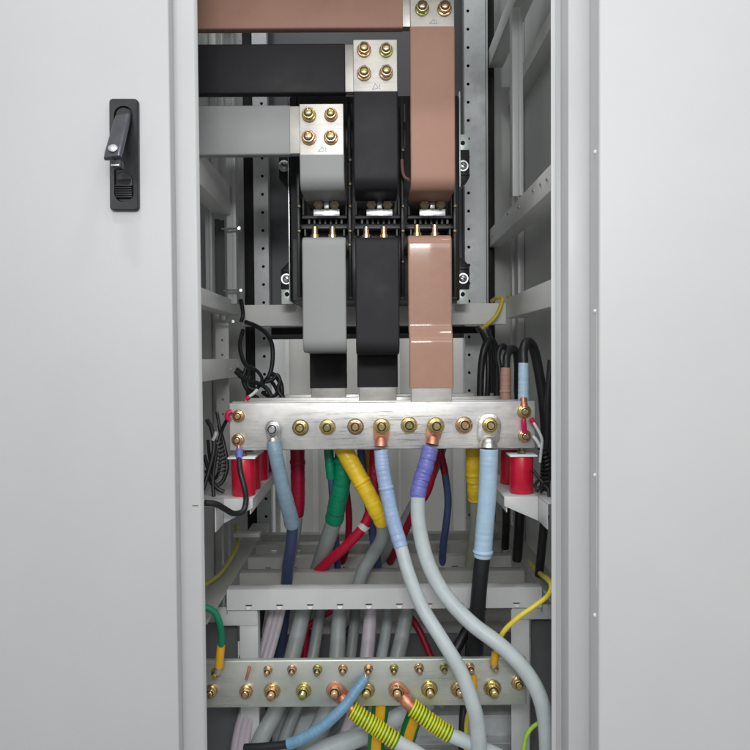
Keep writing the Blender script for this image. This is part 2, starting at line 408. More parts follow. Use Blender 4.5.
# screws with washers through the rails
for px, py, s in ((519, 207, 1), (533.5, 190.5, 1), (541, 184.5, 1), (547.5, 179.5, 1), (493, 236, 1), (508, 214, 1)):
    p = P(px, py, 0); d = (p - Vector((0, -D, 0))); t = .3345 / d.x; q = Vector((0, -D, 0)) + d * t
    MB().lathe(q, (-1, 0, 0), [(0, .0035), (.002, .0035), (.003, .002)], 12).build('rail_screw', 'steel', cab)
for px, py in ((240, 228.5), (242, 290.5), (234, 321.5), (230, 369), (221, 366)):
    q = P(px, py, .50)
    MB().cyl(q + Vector((-.045, .01, .001)), q + Vector((-.004, 0, 0)), .0028, n=10).lathe(q, (1, 0, 0), [(-.006, .0058), (0, .0058), (.003, .004)], 6).build('rail_screw', 'steel', cab)
# mid posts at the sides
def mid_post(px0, px1, Y, zlo, zhi):
    x0, x1 = X(px0, Y), X(px1, Y)
    b = MB(); b.box((x0, Y, zlo), (x1, Y + .002, zhi), .0006)
    b.box((x0, Y + .0022, zlo), (x0 + .002, Y + .03, zhi), .0006); b.box((x1 - .002, Y + .0022, zlo), (x1, Y + .03, zhi), .0006)
    b.box((x0 + (x1 - x0) * .62, Y - .006, zlo), (x1 + .0005, Y - .0003, zhi), .0015)
    b.build('mid_post', 'rail_paint', cab)
mid_post(513, 523, .43, Z(197, .43), Z(8, .43))
mid_post(228.5, 238, .53, Z(303, .53), Z(-30, .53))
mid_post(207, 214, .50, Z(305, .5), Z(200, .5))
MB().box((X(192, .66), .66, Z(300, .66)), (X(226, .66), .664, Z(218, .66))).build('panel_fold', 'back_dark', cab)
# perforated plate seen low on the left
b = MB(); x0, x1 = X(216, .55), X(229, .55)
b.strip((x0, .55, Z(480, .55)), (0, 0, 1), (1, 0, 0), Z(322, .55) - Z(480, .55), x1 - x0, [.036 * k + .02 for k in range(10)], .003)
b.build('perforated_plate', 'wall_sheet', cab)
# breaker cross rail
Yc = .58
b = MB(); b.box((X(243, Yc), Yc, Z(325, Yc)), (X(506, Yc), Yc + .002, Z(304, Yc)), .0008)
b.box((X(243, Yc), Yc + .0022, Z(304, Yc) - .002), (X(506, Yc), Yc + .05, Z(304, Yc)), .0006)
b.box((X(243, Yc), Yc + .0022, Z(325, Yc)), (X(506, Yc), Yc + .05, Z(325, Yc) + .002), .0006)
b.build('cross_rail', 'rail_lit', cab)
MB().box((X(272, .70), .70, Z(334, .70)), (X(480, .70), .72, Z(327, .70)), .002).build('cross_rail', 'gap_black', cab)  # black strip painted in for the shade under the cross rail
# cable support rails at the bottom, with slots
def support_rail(pxa, pxb, Y, ytop, ybot, slots, vf=.22, m='rail_paint'):
    x0, x1 = X(pxa, Y), X(pxb, Y); zt, zb = Z(ytop, Y), Z(ybot, Y)
    b = MB(); b.strip((x0, Y, zb), (1, 0, 0), (0, 0, 1), x1 - x0, zt - zb, [X(s, Y) - x0 for s in slots], .0016, .005, vfrac=vf)
    b.box((x0, Y + .0022, zt - .002), (x1, Y + .03, zt), .0006); b.box((x0, Y + .0022, zb), (x1, Y + .03, zb + .002), .0006)
    for s in slots:   # pressed tongue under each slot
        q = Vector((X(s, Y), Y - .0015, zb + (zt - zb) * vf - .0022))
        b.prism([q + Vector((-.006, 0, 0)), q + Vector((.006, 0, 0)), q + Vector((.003, -.002, -.005)), q + Vector((-.003, -.002, -.005))], (0, .0012, 0))
    return b.build('cable_support_rail', m, cab)
support_rail(224, 541.5, .20, 588.5, 609, (246, 277, 308, 338, 367, 398, 428, 459, 516))
support_rail(237, 524, .33, 572, 588, (258, 289, 318, 346, 374, 403, 432, 462, 492), m='rail_shaded')
support_rail(245, 511, .45, 557, 570, (266, 292, 318, 344, 372, 400, 428, 454, 482), m='rail_shaded')
support_rail(252, 503, .56, 544, 556, (272, 296, 344, 392, 440, 478), .5, 'rail_shaded')
support_rail(258, 498, .68, 534, 544, (), m='rail_shaded')
# side runners carrying the support rails
for sx, pxa in ((-1, 224), (1, 541.5)):
    x0 = X(pxa, .2); zt = Z(589, .2)
    xa, xb = (x0 - .045, x0 - .0008) if sx < 0 else (x0 + .0008, x0 + .045)
    b = MB(); b.box((xa, .03, zt - .006), (xb, .80, zt - .003), .0008)
    xi = xb if sx < 0 else xa
    b.box((xi - .001, .205, zt - .05), (xi + .001, .80, zt - .0065))
    b.box((xa, .06, zt - .05), (xa + .002, .80, zt - .0065)) if sx < 0 else b.box((xb - .002, .06, zt - .05), (xb, .80, zt - .0065))
    b.build('side_runner', 'rail_shaded', cab)
# legs below the front support rail
def leg(pa, pb, Y, yt, yb):
    b = MB(); b.box((X(pa, Y), Y, Z(yb, Y)), (X(pb, Y), Y + .002, Z(yt, Y)), .0006)
    b.box((X(pb, Y) - .002, Y + .0022, Z(yb, Y)), (X(pb, Y), Y + .03, Z(yt, Y)), .0006); return b
b = leg(236.5, 255, .21, 611, 760); b.box((X(214, .21), .2075, Z(624, .21)), (X(254.5, .21), .2095, Z(605.5, .21)), .0006)
b.build('support_leg', 'rail_paint', cab)
b = leg(510.5, 529, .21, 611, 760); b.box((X(511, .21), .2075, Z(620, .21)), (X(552, .21), .2095, Z(605.5, .21)), .0006)
b.build('support_leg', 'rail_paint', cab)
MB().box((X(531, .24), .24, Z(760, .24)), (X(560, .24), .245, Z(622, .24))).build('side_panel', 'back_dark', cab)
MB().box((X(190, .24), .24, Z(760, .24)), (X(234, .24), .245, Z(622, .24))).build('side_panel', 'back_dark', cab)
# gland plate at the bottom
b = MB(); zz = Z(747, .12)
b.box((-.32, .02, zz - .10), (.34, .30, zz - .097)); b.box((-.32, .46, zz + .02), (.34, .80, zz + .024))
b.build('gland_plate', 'rail_paint', cab)
b = MB(); b.box((X(250, .46), .46, Z(662, .46)), (X(520, .46), .464, Z(634, .46)))
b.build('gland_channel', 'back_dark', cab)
MB().box((X(225, .70), .70, Z(640, .7)), (X(530, .70), .704, Z(600, .7))).build('gland_channel', 'back_sheet', cab)
b = MB(); Y = .30
b.strip((X(208, Y), Y, Z(775, Y)), (1, 0, 0), (0, 0, 1), X(545, Y) - X(208, Y), Z(716, Y) - Z(775, Y), [X(s_, Y) - X(208, Y) for s_ in (236, 300, 455, 489, 514)], .0026, .004, vfrac=.62)
b.box((X(208, Y), Y - .03, Z(738, Y)), (X(545, Y), Y - .0005, Z(738, Y) + .002), .0008)
b.box((X(208, Y), Y + .0025, Z(716, Y) - .003), (X(545, Y), Y + .10, Z(716, Y) - .0002))
b.build('gland_plate', 'galvanised', cab)
for px in (492, 489): pass
# insulator shelves
zs = Z(496.5, .13)
for sx in (-1, 1):
    xi, xo = (X(252, .13), X(196, .13)) if sx < 0 else (X(503, .13), X(556, .13))
    b = MB(); lo, hi = min(xi, xo), max(xi, xo)
    b.box((lo, .122, zs - .003), (hi, .60, zs), .0008)
    xm = X(222, .12) if sx < 0 else X(538, .12)
    yv = .1195
    poly = [Vector((xi, yv, zs)), Vector((xi, yv, zs - .018)), Vector((xm, yv, zs - .046)), Vector((xm, yv, zs))]
    b.prism(poly, (0, .002, 0), .0005)
    b.box((min(xm, xm + sx * .002), .05, zs - .046), (max(xm, xm + sx * .002), .1185, zs + .001), .0006)
    b.box((min(xm, xm + sx * .07), .05, zs - .001), (max(xm, xm + sx * .07), .119, zs + .0025), .0006)
    b.box((min(xi + sx * .004, xi + sx * .006), .1225, zs - .03), (max(xi + sx * .004, xi + sx * .006), .60, zs - .0035), .0004)
    b.build('insulator_shelf', 'rail_paint', cab)
# bracket arms on the left, under the shelf
b = MB(); q = P(238, 535, .45); b.box(q + Vector((-.01, -.004, -.005)), q + Vector((.05, .02, .004)), .001); b.build('bracket_arm', 'rail_paint', cab)
MB().box((X(274, .9), .90, Z(545, .9)), (X(279, .9), .905, Z(450, .9)), .001).build('bright_gap_strip', 'white_sheet', cab)  # white strip painted for the bright gap at the rear
# pen mark on the left post
q = P(196.5, 505.5, -.0045); MB().box(q + Vector((-.007, -.0006, -.0008)), q + Vector((.003, .0003, .0004))).build('pen_mark', 'red_pen', cab)

# ================================================================== DOORS BESIDE THE OPENING
ld = thing('cabinet_door', 'closed pale grey cabinet door with black swing handle, left of the opening', 'cabinet door', (-.7, -.02, -1.2))
xe = X(168.5 + 5.2, -.034)
MB().box((-1.5, -.034, ZB), (xe, -.005, ZT), .003, 3).build('panel', 'door_paint', ld)
# swing handle: housing tray, lever, lock button
hx0, hx1 = P(110.3, 155, -.036).x, P(138.8, 155, -.036).x; hz0, hz1 = P(124, 211, -.036).z, P(124, 100, -.036).z; w = hx1 - hx0; h = hz1 - hz0
rot = Matrix.Rotation(R(.6), 3, 'Y')
hc = Vector(((hx0 + hx1) / 2 + .001, -.036, (hz0 + hz1) / 2))
def ringpts(x0, x1, z0, z1, r, y, n=8):
    pts = []
    for cx, cz, a0 in ((x1 - r, z1 - r, 0), (x0 + r, z1 - r, 90), (x0 + r, z0 + r, 180), (x1 - r, z0 + r, 270)):
        for k in range(n + 1):
            a = R(a0 + 90 * k / n); pts.append(Vector((cx + r * math.cos(a), y, cz + r * math.sin(a))))
    return pts
def loft(loops, cap_last=True, cap_first=False):
    b = bmesh.new(); rings = [[b.verts.new(p) for p in l] for l in loops]
    n = len(rings[0])
    for i in range(len(rings) - 1):
        for k in range(n): b.faces.new((rings[i][k], rings[i][(k + 1) % n], rings[i + 1][(k + 1) % n], rings[i + 1][k]))
    if cap_last: b.faces.new(rings[-1])
    if cap_first: b.faces.new(rings[0][::-1])
    bmesh.ops.recalc_face_normals(b, faces=b.faces[:]); return b
hw, hh = w / 2, h / 2
b = MB()
b._merge(loft([ringpts(-hw, hw, -hh, hh, .006, .0015), ringpts(-hw, hw, -hh, hh, .006, -.006), ringpts(-hw + .0015, hw - .0015, -hh + .0015, hh - .0015, .005, -.0078),
               ringpts(-hw + .0075, hw - .0075, -hh + .013, hh - .012, .0148, -.0074), ringpts(-hw + .009, hw - .009, -hh + .0145, hh - .0135, .0133, -.002)], True))
for v in b.bm.verts: v.co = rot @ v.co + hc
hs = b.build('handle_housing', 'handle_black', ld)
def H(x, y, z): return rot @ Vector((x, y, z)) + hc
# lever: pivots near the top, swung out towards the viewer and to the left
b = MB()
top = P(123.3, 117, -.046); tip = P(112.5, 158, -.098)
secs = []
for k in range(9):
    t = k / 8; c = top.lerp(tip, t); wd = .0125 + .0015 * t; th = .0055 - .0005 * t
    if k == 8: wd *= .93; th *= .7
    ax = (tip - top).normalized(); u = (Vector((1, .0, .15)) - ax * ax.x).normalized(); v = ax.cross(u)
    loop = []
    for a in range(20):
        an = 2 * math.pi * a / 20; cs, sn = math.cos(an), math.sin(an)
        loop.append(c + u * wd * math.copysign(abs(cs) ** .45, cs) + v * th * math.copysign(abs(sn) ** .45, sn))
    secs.append(loop)
b._merge(loft(secs, True, True)); lv = b.build('handle_lever', 'grey_metal_lever', ld)
ax = (tip - top).normalized()
q = top.lerp(tip, .86) + Vector((.0, -.0052, .0045))
MB().lathe(q, (0.1, -1, .55), [(0, .0072), (.0008, .0072), (.0014, .006)], 24).build('lever_button', 'steel', lv)
b = MB(); q = tip + Vector((.006, .006, -.009)); b.box(q + Vector((-.008, -.007, -.006)), q + Vector((.007, .010, .006)), .002); b.build('lever_tip', 'handle_black', lv)
q = tip + Vector((.005, -.0002, -.0115)); MB().box(q + Vector((-.007, -.003, -.0015)), q + Vector((.006, .002, .0015)), .0006).build('lever_tip', 'steel', lv)
MB().lathe(H(.0, -.0015, hh - .027), (0, -1, 0), [(0, .0125), (.006, .0125), (.0075, .011)], 28).build('pivot_boss', 'handle_black', ld)
b = MB()
q = H(0, -.004, -hh + .042); b.box(q + Vector((-.0135, -.002, -.018)), q + Vector((.0135, .004, .010)), .0015)
b.lathe(q + Vector((0, .003, .008)), (0, -1, 0), [(0, .0125), (.004, .0125), (.005, .0115)], 26)
for k in range(6): z = -.022 + .0035 * k; b.box(q + Vector((-.0135, -.0055 - .0006 * k, z)), q + Vector((.0135, .001, z + .0024)), .0006)
b.build('lock_cover', 'handle_black', ld)

rd = thing('cabinet_door', 'wide pale grey cabinet door edge with small plugs, right of the opening', 'cabinet door', (.8, -.03, -1.2))
xe = X(599.0, -.058)
b = MB(); b.box((xe, -.058, ZB), (1.45, -.006, ZT), .0045, 4); b.build('panel', 'door_paint_lit', rd)
for px, py in ((597.5, 152), (597, 311), (595.2, 475), (594, 615)):
    q = P(px, py, -.040); q.x = xe
    MB().lathe(q, (-1, 0, 0), [(0, .0034), (.0022, .0032), (.0036, .0018)], 16).build('plug', 'white_sheet', rd)
b = MB(); z0 = P(594, 588, -.05).z; z1 = P(597, 312, -.05).z
b.box((xe - .0007, -.0465, z0), (xe + .001, -.0450, z1)); b.build('edge_seam', 'wall_sheet', rd)

# ================================================================== BREAKER
br = thing('circuit_breaker', 'large black three-pole circuit breaker on the grey cross rail behind the busbars', 'circuit breaker', P(375, 303, .56))
def rect(b, x0, y0, x1, y1, Y, th, bev=.002):   # front face given in photo pixels on plane Y, th deep
    c = P((x0 + x1) / 2, (y0 + y1) / 2, Y); k = S(Y)
    hw, hh = abs(x1 - x0) * k / 2, abs(y1 - y0) * k / 2
    b.box((c.x - hw, Y, c.z - hh), (c.x + hw, Y + th, c.z + hh), bev); return b
b = MB(); rect(b, 291, 97, 459, 300, .385, .185, .004)
for xa, xb in ((300, 346), (354, 398), (406, 452)): rect(b, xa, 224, xb, 229, .335, .044, .001)
b.build('body', 'breaker_black', br)
b = MB(); rect(b, 293, 238, 457, 300, .377, .007, .003); b.build('terminal_cover', 'breaker_grey', br)
for x in (298, 349.5, 402.5, 455):
    b = MB(); rect(b, x - 1.6, 98, x + 1.6, 296, .315, .069, .0015); b.build('phase_barrier', 'breaker_black', br)
for x in (347, 351.5, 400, 404.5):
    for y0 in (104, 130):
        b = MB(); rect(b, x - .9, y0, x + .9, y0 + 18, .3837, .001, .0003); b.build('vent_slot', 'breaker_grey', br)
for xa, xb in ((302, 347), (355, 400), (408, 453)):
    b = MB()
    rect(b, xa, 215.5, xb, 218.5, .345, .038, .001); rect(b, xa, 197, xa + 2.2, 215, .345, .038, .001); rect(b, xb - 2.2, 197, xb, 215, .345, .038, .001)
    b.build('terminal_frame', 'breaker_grey', br)
    b = MB(); rect(b, xa, 226, xb, 228.6, .333, .049, .001)
    rect(b, xa + 2, 229, xa + 4, 236, .333, .049, .001); rect(b, xb - 4, 229, xb - 2, 236, .333, .049, .001)
    b.build('terminal_frame', 'breaker_grey', br)
    b = MB(); c = (xa + xb) / 2 + 2
    rect(b, c - 13, 209, c + 13, 216, .290, .004, .0008); rect(b, c - 2.5, 200, c + 2.5, 208.5, .290, .004, .0008)
    tp = b.build('terminal_plate', 'steel', br)
    for dx in (-8, 8):
        q = P(c + dx, 204.5, .288)
        MB().lathe(q, (0, -1, -.35), [(-.004, .0105), (.002, .0105), (.002, .0085), (.007, .0085), (.0075, .0055), (.010, .0055)], 6).build('terminal_bolt', 'zinc_dark', tp)
for px, py in ((350, 160), (350, 184), (403, 150), (349.5, 245), (403, 262), (299, 206), (299, 231), (455, 206), (455, 231), (350, 206), (403, 206), (350, 231), (403, 231)):
    q = P(px, py, .3145)
    MB().lathe(q, (0, -1, 0), [(0, .0042), (.0022, .0042), (.003, .003)], 14).build('cover_screw', 'zinc_dark', br)
for xa in (303, 356, 409):
    b = MB()
    for k in range(7): rect(b, xa + 5 + k * 5.4, 219.5, xa + 7.2 + k * 5.4, 224, .332, .012, .0004)
    b.build('cover_rib', 'breaker_grey', br)
b = MB(); rect(b, 288, 97, 289.3, 300, .40, .14, .0005); b.build('side_plate', 'steel', br)
b = MB(); rect(b, 459.3, 92, 460.5, 186, .40, .14, .0005); b.build('side_plate', 'pale_plate', br)
def foot(x0, y0, x1, y1, scx, scy, plate, lab):
    b = MB(); k = S(.50); c = P((x0 + x1) / 2, (y0 + y1) / 2, .50); hw, hh = (x1 - x0) * k / 2, (y1 - y0) * k / 2; s = 1 if lab[0] == 'r' else -1; ch = .018
    up = lab[1] == 'l'
    pts = [(-hw, -hh), (hw, -hh), (hw, hh - ch), (hw - ch, hh), (-hw, hh)] if up else [(-hw, hh), (hw, hh), (hw, -hh + ch), (hw - ch, -hh), (-hw, -hh)]
    b.prism([Vector((c.x + s * px, .50, c.z + pz)) for px, pz in pts], (0, .06, 0), .0015); q = c.z + (hh if up else -hh) * .35
    b.box((c.x - hw * .96, .497, q - .004), (c.x + hw * .96, .4995, q + .004), .001)
    f = b.build('mounting_foot', 'breaker_black', br)
    p = P(scx, scy, .499)
    sc = MB(); sc.lathe(p, (0, -1, 0), [(-.001, .0135), (.0016, .0135), (.0024, .0125), (.0024, .0095), (.0065, .0088), (.008, .0065)], 24); o = sc.build('screw', 'steel', f)
    MB().box(p + Vector((-.006, -.0088, -.0011)), p + Vector((.006, -.0068, .0011)), rot=Matrix.Rotation(R(35), 3, 'Y')).build('screw_slot', 'gap_black', o)
    MB().box(p + Vector((-.0011, -.0088, -.006)), p + Vector((.0011, -.0068, .006)), rot=Matrix.Rotation(R(35), 3, 'Y')).build('screw_recess', 'gap_black', o) if False else None
    if plate:
        b = MB(); rect(b, *plate, .505, .003, .0005); pl = b.build('mounting_plate', 'pale_plate', br)
        c2 = P((plate[0] + plate[2]) / 2, plate[1] + (plate[3] - plate[1]) * (.35 if up else .55), .5045)
        MB().lathe(c2, (0, -1, 0), [(0, .0052), (.001, .0052), (.0014, .0045)], 18).build('plate_hole', 'gap_black', pl)
foot(281, 262, 303, 289, 286.5, 279, (281.5, 289, 292.5, 304), 'll')
foot(452, 258, 469.5, 289, 463, 278.5, (457, 289, 468.5, 304), 'rl')
foot(279, 156, 302, 186, 284, 166, None, 'lu')
foot(452, 150, 469.5, 185, 463, 166, (457, 134.5, 468.5, 150), 'ru')

# ================================================================== BUSBARS
WB = .0855
def zc(py, Y): return Z(py, Y)
def vbar_up(label, px, pyt, pysleeve, key, bolts, group='upper vertical busbars'):
    Y = .185; xc = X(px, Y); dz = P(px, 100, Y).z - P(375, 100, Y).z; dx = P(px, 100, Y).x - xc
    xc += dx; zt = P(px, pyt, Y).z; zs_ = P(px, pysleeve, Y).z; zb = P(px, 186, Y).z
    root = thing('busbar', label, 'busbar', Vector((xc, Y, zb)), group)
    V = lambda y, z: Vector((xc, y, z))
    MB().sweep([V(Y, zt), V(Y, zs_ - .004)], WB * .985, .010, .0012).build('bare_end', 'bare_end', root)
    path = densify(fillet([V(Y, zs_), V(Y, zb), V(.285, zb - .0015)], .022))
    MB().sweep(path, WB, .0135, .0035, jitter=.006).build('insulating_sleeve', key, root)
    MB().sweep([V(.28, zb - .0015), V(.39, zb - .0015)], WB * .95, .010, .001).build('bare_end', 'bare_end', root)
    be = root.children[0]
    for bx, by, k in bolts: bolt(root, P(bx, by, Y - .0055), 'plate', random.choice(['zinc_pink', 'zinc_gold', 'zinc_green']), random.choice(['zinc_dark', 'zinc_green', 'zinc_pink']), skey=k)
    # pencilled triangle on the tinned face
    q = P(px + 0, pysleeve - 6, Y - .0056)
    m = MB(); j_ = random.uniform(-.002, .002); t = [q + Vector((-.006, 0, -.004 + j_)), q + Vector((.001 + j_, 0, .0055)), q + Vector((.005, 0, -.003))]
    for a, c in ((t[0], t[1]), (t[1], t[2]), (t[2], t[0])): m.tube([a, a.lerp(c, .5) + Vector((.0005, 0, .0004)), c], .00038, 6)
    m.tube([q + Vector((.0065, 0, .003)), q + Vector((.0085, 0, .0035)), q + Vector((.007, 0, -.003)), q + Vector((.0095, 0, -.0035))], .00038, 6)
    m.build('pencil_mark', 'pencil_mark', root)
    return root
vbar_up('shortest upper vertical busbar in a grey sleeve with four gold bolts', 321.5, 105, 155.5, 'sleeve_grey',
        [(309, 115.5, 'zinc_green'), (331, 115.5, 'zinc_green'), (309, 138, 'zinc_pink'), (331, 138, 'zinc_gold')])
vbar_up('upper vertical busbar in a black sleeve, standing between grey and brown ones', 375.5, 41, 92.5, 'sleeve_black',
        [(364, 50.5, 'zinc_gold'), (386, 51, 'zinc_pink'), (364, 74, 'zinc_green'), (386, 73.5, 'zinc_gold')])
vbar_up('tall upper vertical busbar in a brown sleeve, right of the black one', 432.5, -24, 28, 'sleeve_brown',
        [(422, 9.5, 'zinc_pink'), (444.5, 9.5, 'zinc_pink'), (422, -14, 'zinc_gold'), (444.5, -14, 'zinc_gold')])

def hbar(label, pyt, pyb, xs, xend, key):
    Y = .199; c = P((xs) / 2 + 100, (pyt + pyb) / 2, Y); k = S(Y); h = (pyb - pyt) * k
    z = P(xs - 60, (pyt + pyb) / 2, Y).z
    root = thing('busbar', label, 'busbar', Vector((-.35, Y, z)), 'horizontal busbars')
    b = MB(); b.box((-.41, Y - .0075, z - h / 2), (X(xs, Y), Y + .0155, z + h / 2), .0035, 3)
    b.build('insulating_sleeve', key, root)
    b = MB(); b.box((X(xs, Y) - .002, Y - .0065, z - h / 2 + .002), (X(xend, Y), Y + .0035, z + h / 2 - .002), .0012)
    b.box((X(xs, Y) - .002, Y + .0045, z - h / 2 + .002), (X(xend, Y), Y + .0145, z + h / 2 - .002), .0012)
    b.build('bare_end', 'bare_end', root)
hbar('horizontal busbar in a grey sleeve, lowest of three across the upper left', 107, 155.5, 293.5, 342, 'sleeve_grey')
hbar('horizontal busbar in a black sleeve, between the brown and grey horizontal bars', 45.5, 94, 348.5, 395, 'sleeve_black')
hbar('horizontal busbar in a brown sleeve at the top edge of the picture', -19, 29, 405.5, 453, 'sleeve_brown')

def vbar_low(label, px, pxl, pyt, pyj, Yl, pybare, pyend, key, key2, group='lower vertical busbars', rj=.02):
    Y = .205; xc = P(px, 300, Y).x; zt = P(px, pyt, Y).z + .006; zj = P(px, pyj, Y).z
    root = thing('busbar', label, 'busbar', P(pxl, pyend, Yl), group)
    V = lambda y, z: Vector((xc, y, z)); xl = P(pxl, 370, Yl).x
    zbare = P(pxl, pybare, Yl).z; zend = P(pxl, pyend, Yl).z - .05
    path = densify(fillet([V(.384, zt - .012), V(Y, zt - .012), V(Y, zj), V(Yl, zj - (.002 if Yl > .3 else .02)), V(Yl, zbare)], [.012, rj, rj]))
    # slight sideways lean to where the lower end stands
    for p in path:
        t = max(0, min(1, (p.y - Y) / (Yl - Y))) if p.z < zj + .03 else 0
        p.x += (xl - xc) * t * (1 if Yl > Y else 1)
    if key2 == key:
        MB().sweep(path, WB, .0135, .0035, jitter=.006).build('insulating_sleeve', key, root)
    else:
        cut = max(i for i, p in enumerate(path) if p.y < Yl - .012)
        MB().sweep(path[:cut + 1], WB, .0135, .0035, jitter=.006).build('insulating_sleeve', key, root)
        MB().sweep(path[cut:], WB * .99, .0133, .0035).build('insulating_sleeve', key2, root)
    e = [Vector((xl, Yl, zbare + .004)), Vector((xl, Yl, zend))]
    MB().sweep(e, WB * .93, .010, .0012).build('bare_end', 'bare_end', root)
    for dx in (-8.5, 9):     # upright bolts on the bent top
        q = Vector((xc + dx * S(.25) - .004, .255, zt - .005))
        b = MB(); k = random.choice(['zinc_gold', 'zinc_pink', 'zinc_gold'])
        b.lathe(q, (0, 0, 1), [(0, .013), (.0025, .013), (.003, .0095), (.011, .0095), (.0115, .0065), (.027, .0062), (.028, .005)], 14)
        b.build('terminal_bolt', k, root)
vbar_low('lower grey sleeved busbar whose foot turns black, left of the black one', 324.5, 328.5, 237, 349, .445, 388, 397, 'sleeve_grey', 'sleeve_black')
vbar_low('lower black sleeved busbar between the grey and brown lower busbars', 377.5, 377.5, 237, 351, .318, 387, 398, 'sleeve_black', 'sleeve_black')
vbar_low('lower brown sleeved busbar with a shiny kink near its foot', 430, 431.3, 235, 329, .193, 388, 399, 'sleeve_brown_glossy', 'sleeve_brown_glossy', rj=.012)

# bars on the red insulators: neutral in front, three phase bars behind
def flat_bar(name, label, x0, x1, yt, yb, Y, key, th=.010, group=None, part='bar'):
    zt = (P(375, yt, Y)).z; zb = P(375, yb, Y).z
    root = thing(name, label, 'busbar', Vector(((X(x0, Y) + X(x1, Y)) / 2, Y + th / 2, zb)), group)
    MB().box((X(x0, Y), Y, zb), (X(x1, Y), Y + th, zt), .0026, 3).build(part, key, root)
    return root
nb = flat_bar('neutral_busbar', 'tinned front busbar with a row of gold bolts above the red insulators', 228.5, 535.5, 402, 449.5, .15, 'tinned_bar')
Yn = .1495
kk = {273: None}
for px, py, k, w in ((300.5, 427.5, 'zinc_gold', 'zinc_dark'), (327.5, 427, 'zinc_green', 'zinc_gold'), (355.5, 426.5, 'zinc_pink', 'zinc_dark'),
                     (409, 425, 'zinc_green', 'zinc_gold'), (464, 425, 'zinc_pink', 'zinc_pink')):
    bolt(nb, P(px, py, Yn), 'big', 'zinc_gold' if k == 'zinc_green' else k, w, skey=k)
for px, py, k in ((238.5, 416, 'zinc_pink'), (238, 440, 'zinc_pink'), (524, 411.5, 'zinc_gold'), (524.5, 436, 'zinc_pink')):
    bolt(nb, P(px, py, Yn), 'mid', k)
zt_n = P(375, 402, .15).z; zb_n = P(375, 449.5, .15).z
phase = []
for i, (Y, lab) in enumerate(((.2005, 'first bare tinned busbar behind the front bar, joined to the brown bar'),
                              (.3265, 'second bare tinned busbar behind the front bar, joined to the black bar'),
                              (.4535, 'rearmost bare tinned busbar behind the front bar, joined to the grey bar'))):
    root = thing('phase_busbar', lab, 'busbar', Vector((0, Y, zb_n)), 'phase busbars on the insulators')
    MB().box((-.275 + .004 * i, Y, zb_n), (.30 - .004 * i, Y + .010, zt_n - .0005), .0012).build('bar', 'tinned_bar', root)
    for x in (-.10, .02, .12): bolt(root, (x, Y - .0004, (zb_n + zt_n) / 2), 'mid', 'zinc_gold')
# earth bar
eb = flat_bar('earth_busbar', 'long tinned earth busbar with two rows of studs near the bottom', 190, 526, 659.5, 706.5, .10, 'earth_bar', .013)
Ye = .0995
def eY(px): return (709 - (px - 205) * .0135)     # roll of the picture along the bar
for i, (px, k) in enumerate(((268, 'zinc_pink'), (292, 'zinc_pink'), (317.5, 'zinc_green'), (343, 'zinc_pink'), (368.5, 'zinc_pink'), (394, 'zinc_green'), (419, 'zinc_pink'), (444, 'zinc_green'), (470, 'zinc_pink'), (494.5, 'zinc_gold'))):
    bolt(eb, P(px, eY(px) - 38.5 + .0 * i, Ye), 'small', k)
for px, k, w in ((246, 'zinc_pink', 'zinc_gold'), (272, 'zinc_pink', 'zinc_gold'), (303.5, 'zinc_green', 'zinc_gold'), (334.5, 'zinc_pink', 'zinc_gold'), (366.5, 'zinc_gold', 'zinc_green'), (397, 'zinc_pink', 'copper'), (429.5, 'zinc_gold', 'zinc_green'), (459, 'zinc_pink', 'zinc_green'), (492.5, 'zinc_gold', 'zinc_green')):
    bolt(eb, P(px, eY(px) - 17, Ye), 'stud' if 250 < px else 'mid', k, w)
bolt(eb, P(518, 683, Ye), 'mid', 'zinc_gold', 'zinc_pink')
bolt(eb, P(211, 691, Ye), 'mid', 'zinc_gold', 'zinc_pink')
bolt(eb, P(216, 672, Ye), 'small', 'zinc_gold')

# ================================================================== RED INSULATORS
def insulator(px, Y, label, first=[None]):
    zt = P(px, 460, .15).z; zb = zs; x = px
    if first[0] is None:
        root = thing('standoff_insulator', label, 'insulator', Vector((x, Y, zb)), 'red standoff insulators')
        h = zt - zb
        MB().lathe((x, Y, zb), (0, 0, 1), [(.0005, .0212), (.002, .0222), (h - .003, .0222), (h - .0008, .0212)], 40).build('body', 'insulator_red', root)
        MB().box((x - .026, Y - .022, zt), (x + .026, Y + .022, zt + .0035), .001).build('top_plate', 'white_sheet', root)
        MB().lathe((x, Y, zt + .0035), (0, 0, 1), [(0, .008), (.006, .008), (.0065, .0055), (.012, .0055)], 6).build('stud', 'zinc_dark', root)
        first[0] = root
    else:
        root = first[0].copy(); C.objects.link(root); root.location = Vector((x, Y, zb)); root['label'] = label
        for ch in first[0].children:
            c = ch.copy(); C.objects.link(c); c.parent = root
    return root
xi = P(243, 478, .15).x
for Y, lab in ((.155, 'nearest red insulator of the left row, with black wire curling in front'), (.222, 'second red insulator of the left row, right behind the nearest one'),
               (.335, 'third red insulator of the left row, seen past two nearer ones'), (.455, 'rearmost red insulator of the left row, beside the pale blue cable')):
    insulator(xi, Y, lab)
xi = P(522, 476, .15).x
for Y, lab in ((.155, 'nearest red insulator of the right row, under the bar end'), (.26, 'red insulator right behind the nearest one on the right shelf')):
    insulator(xi, Y, lab)

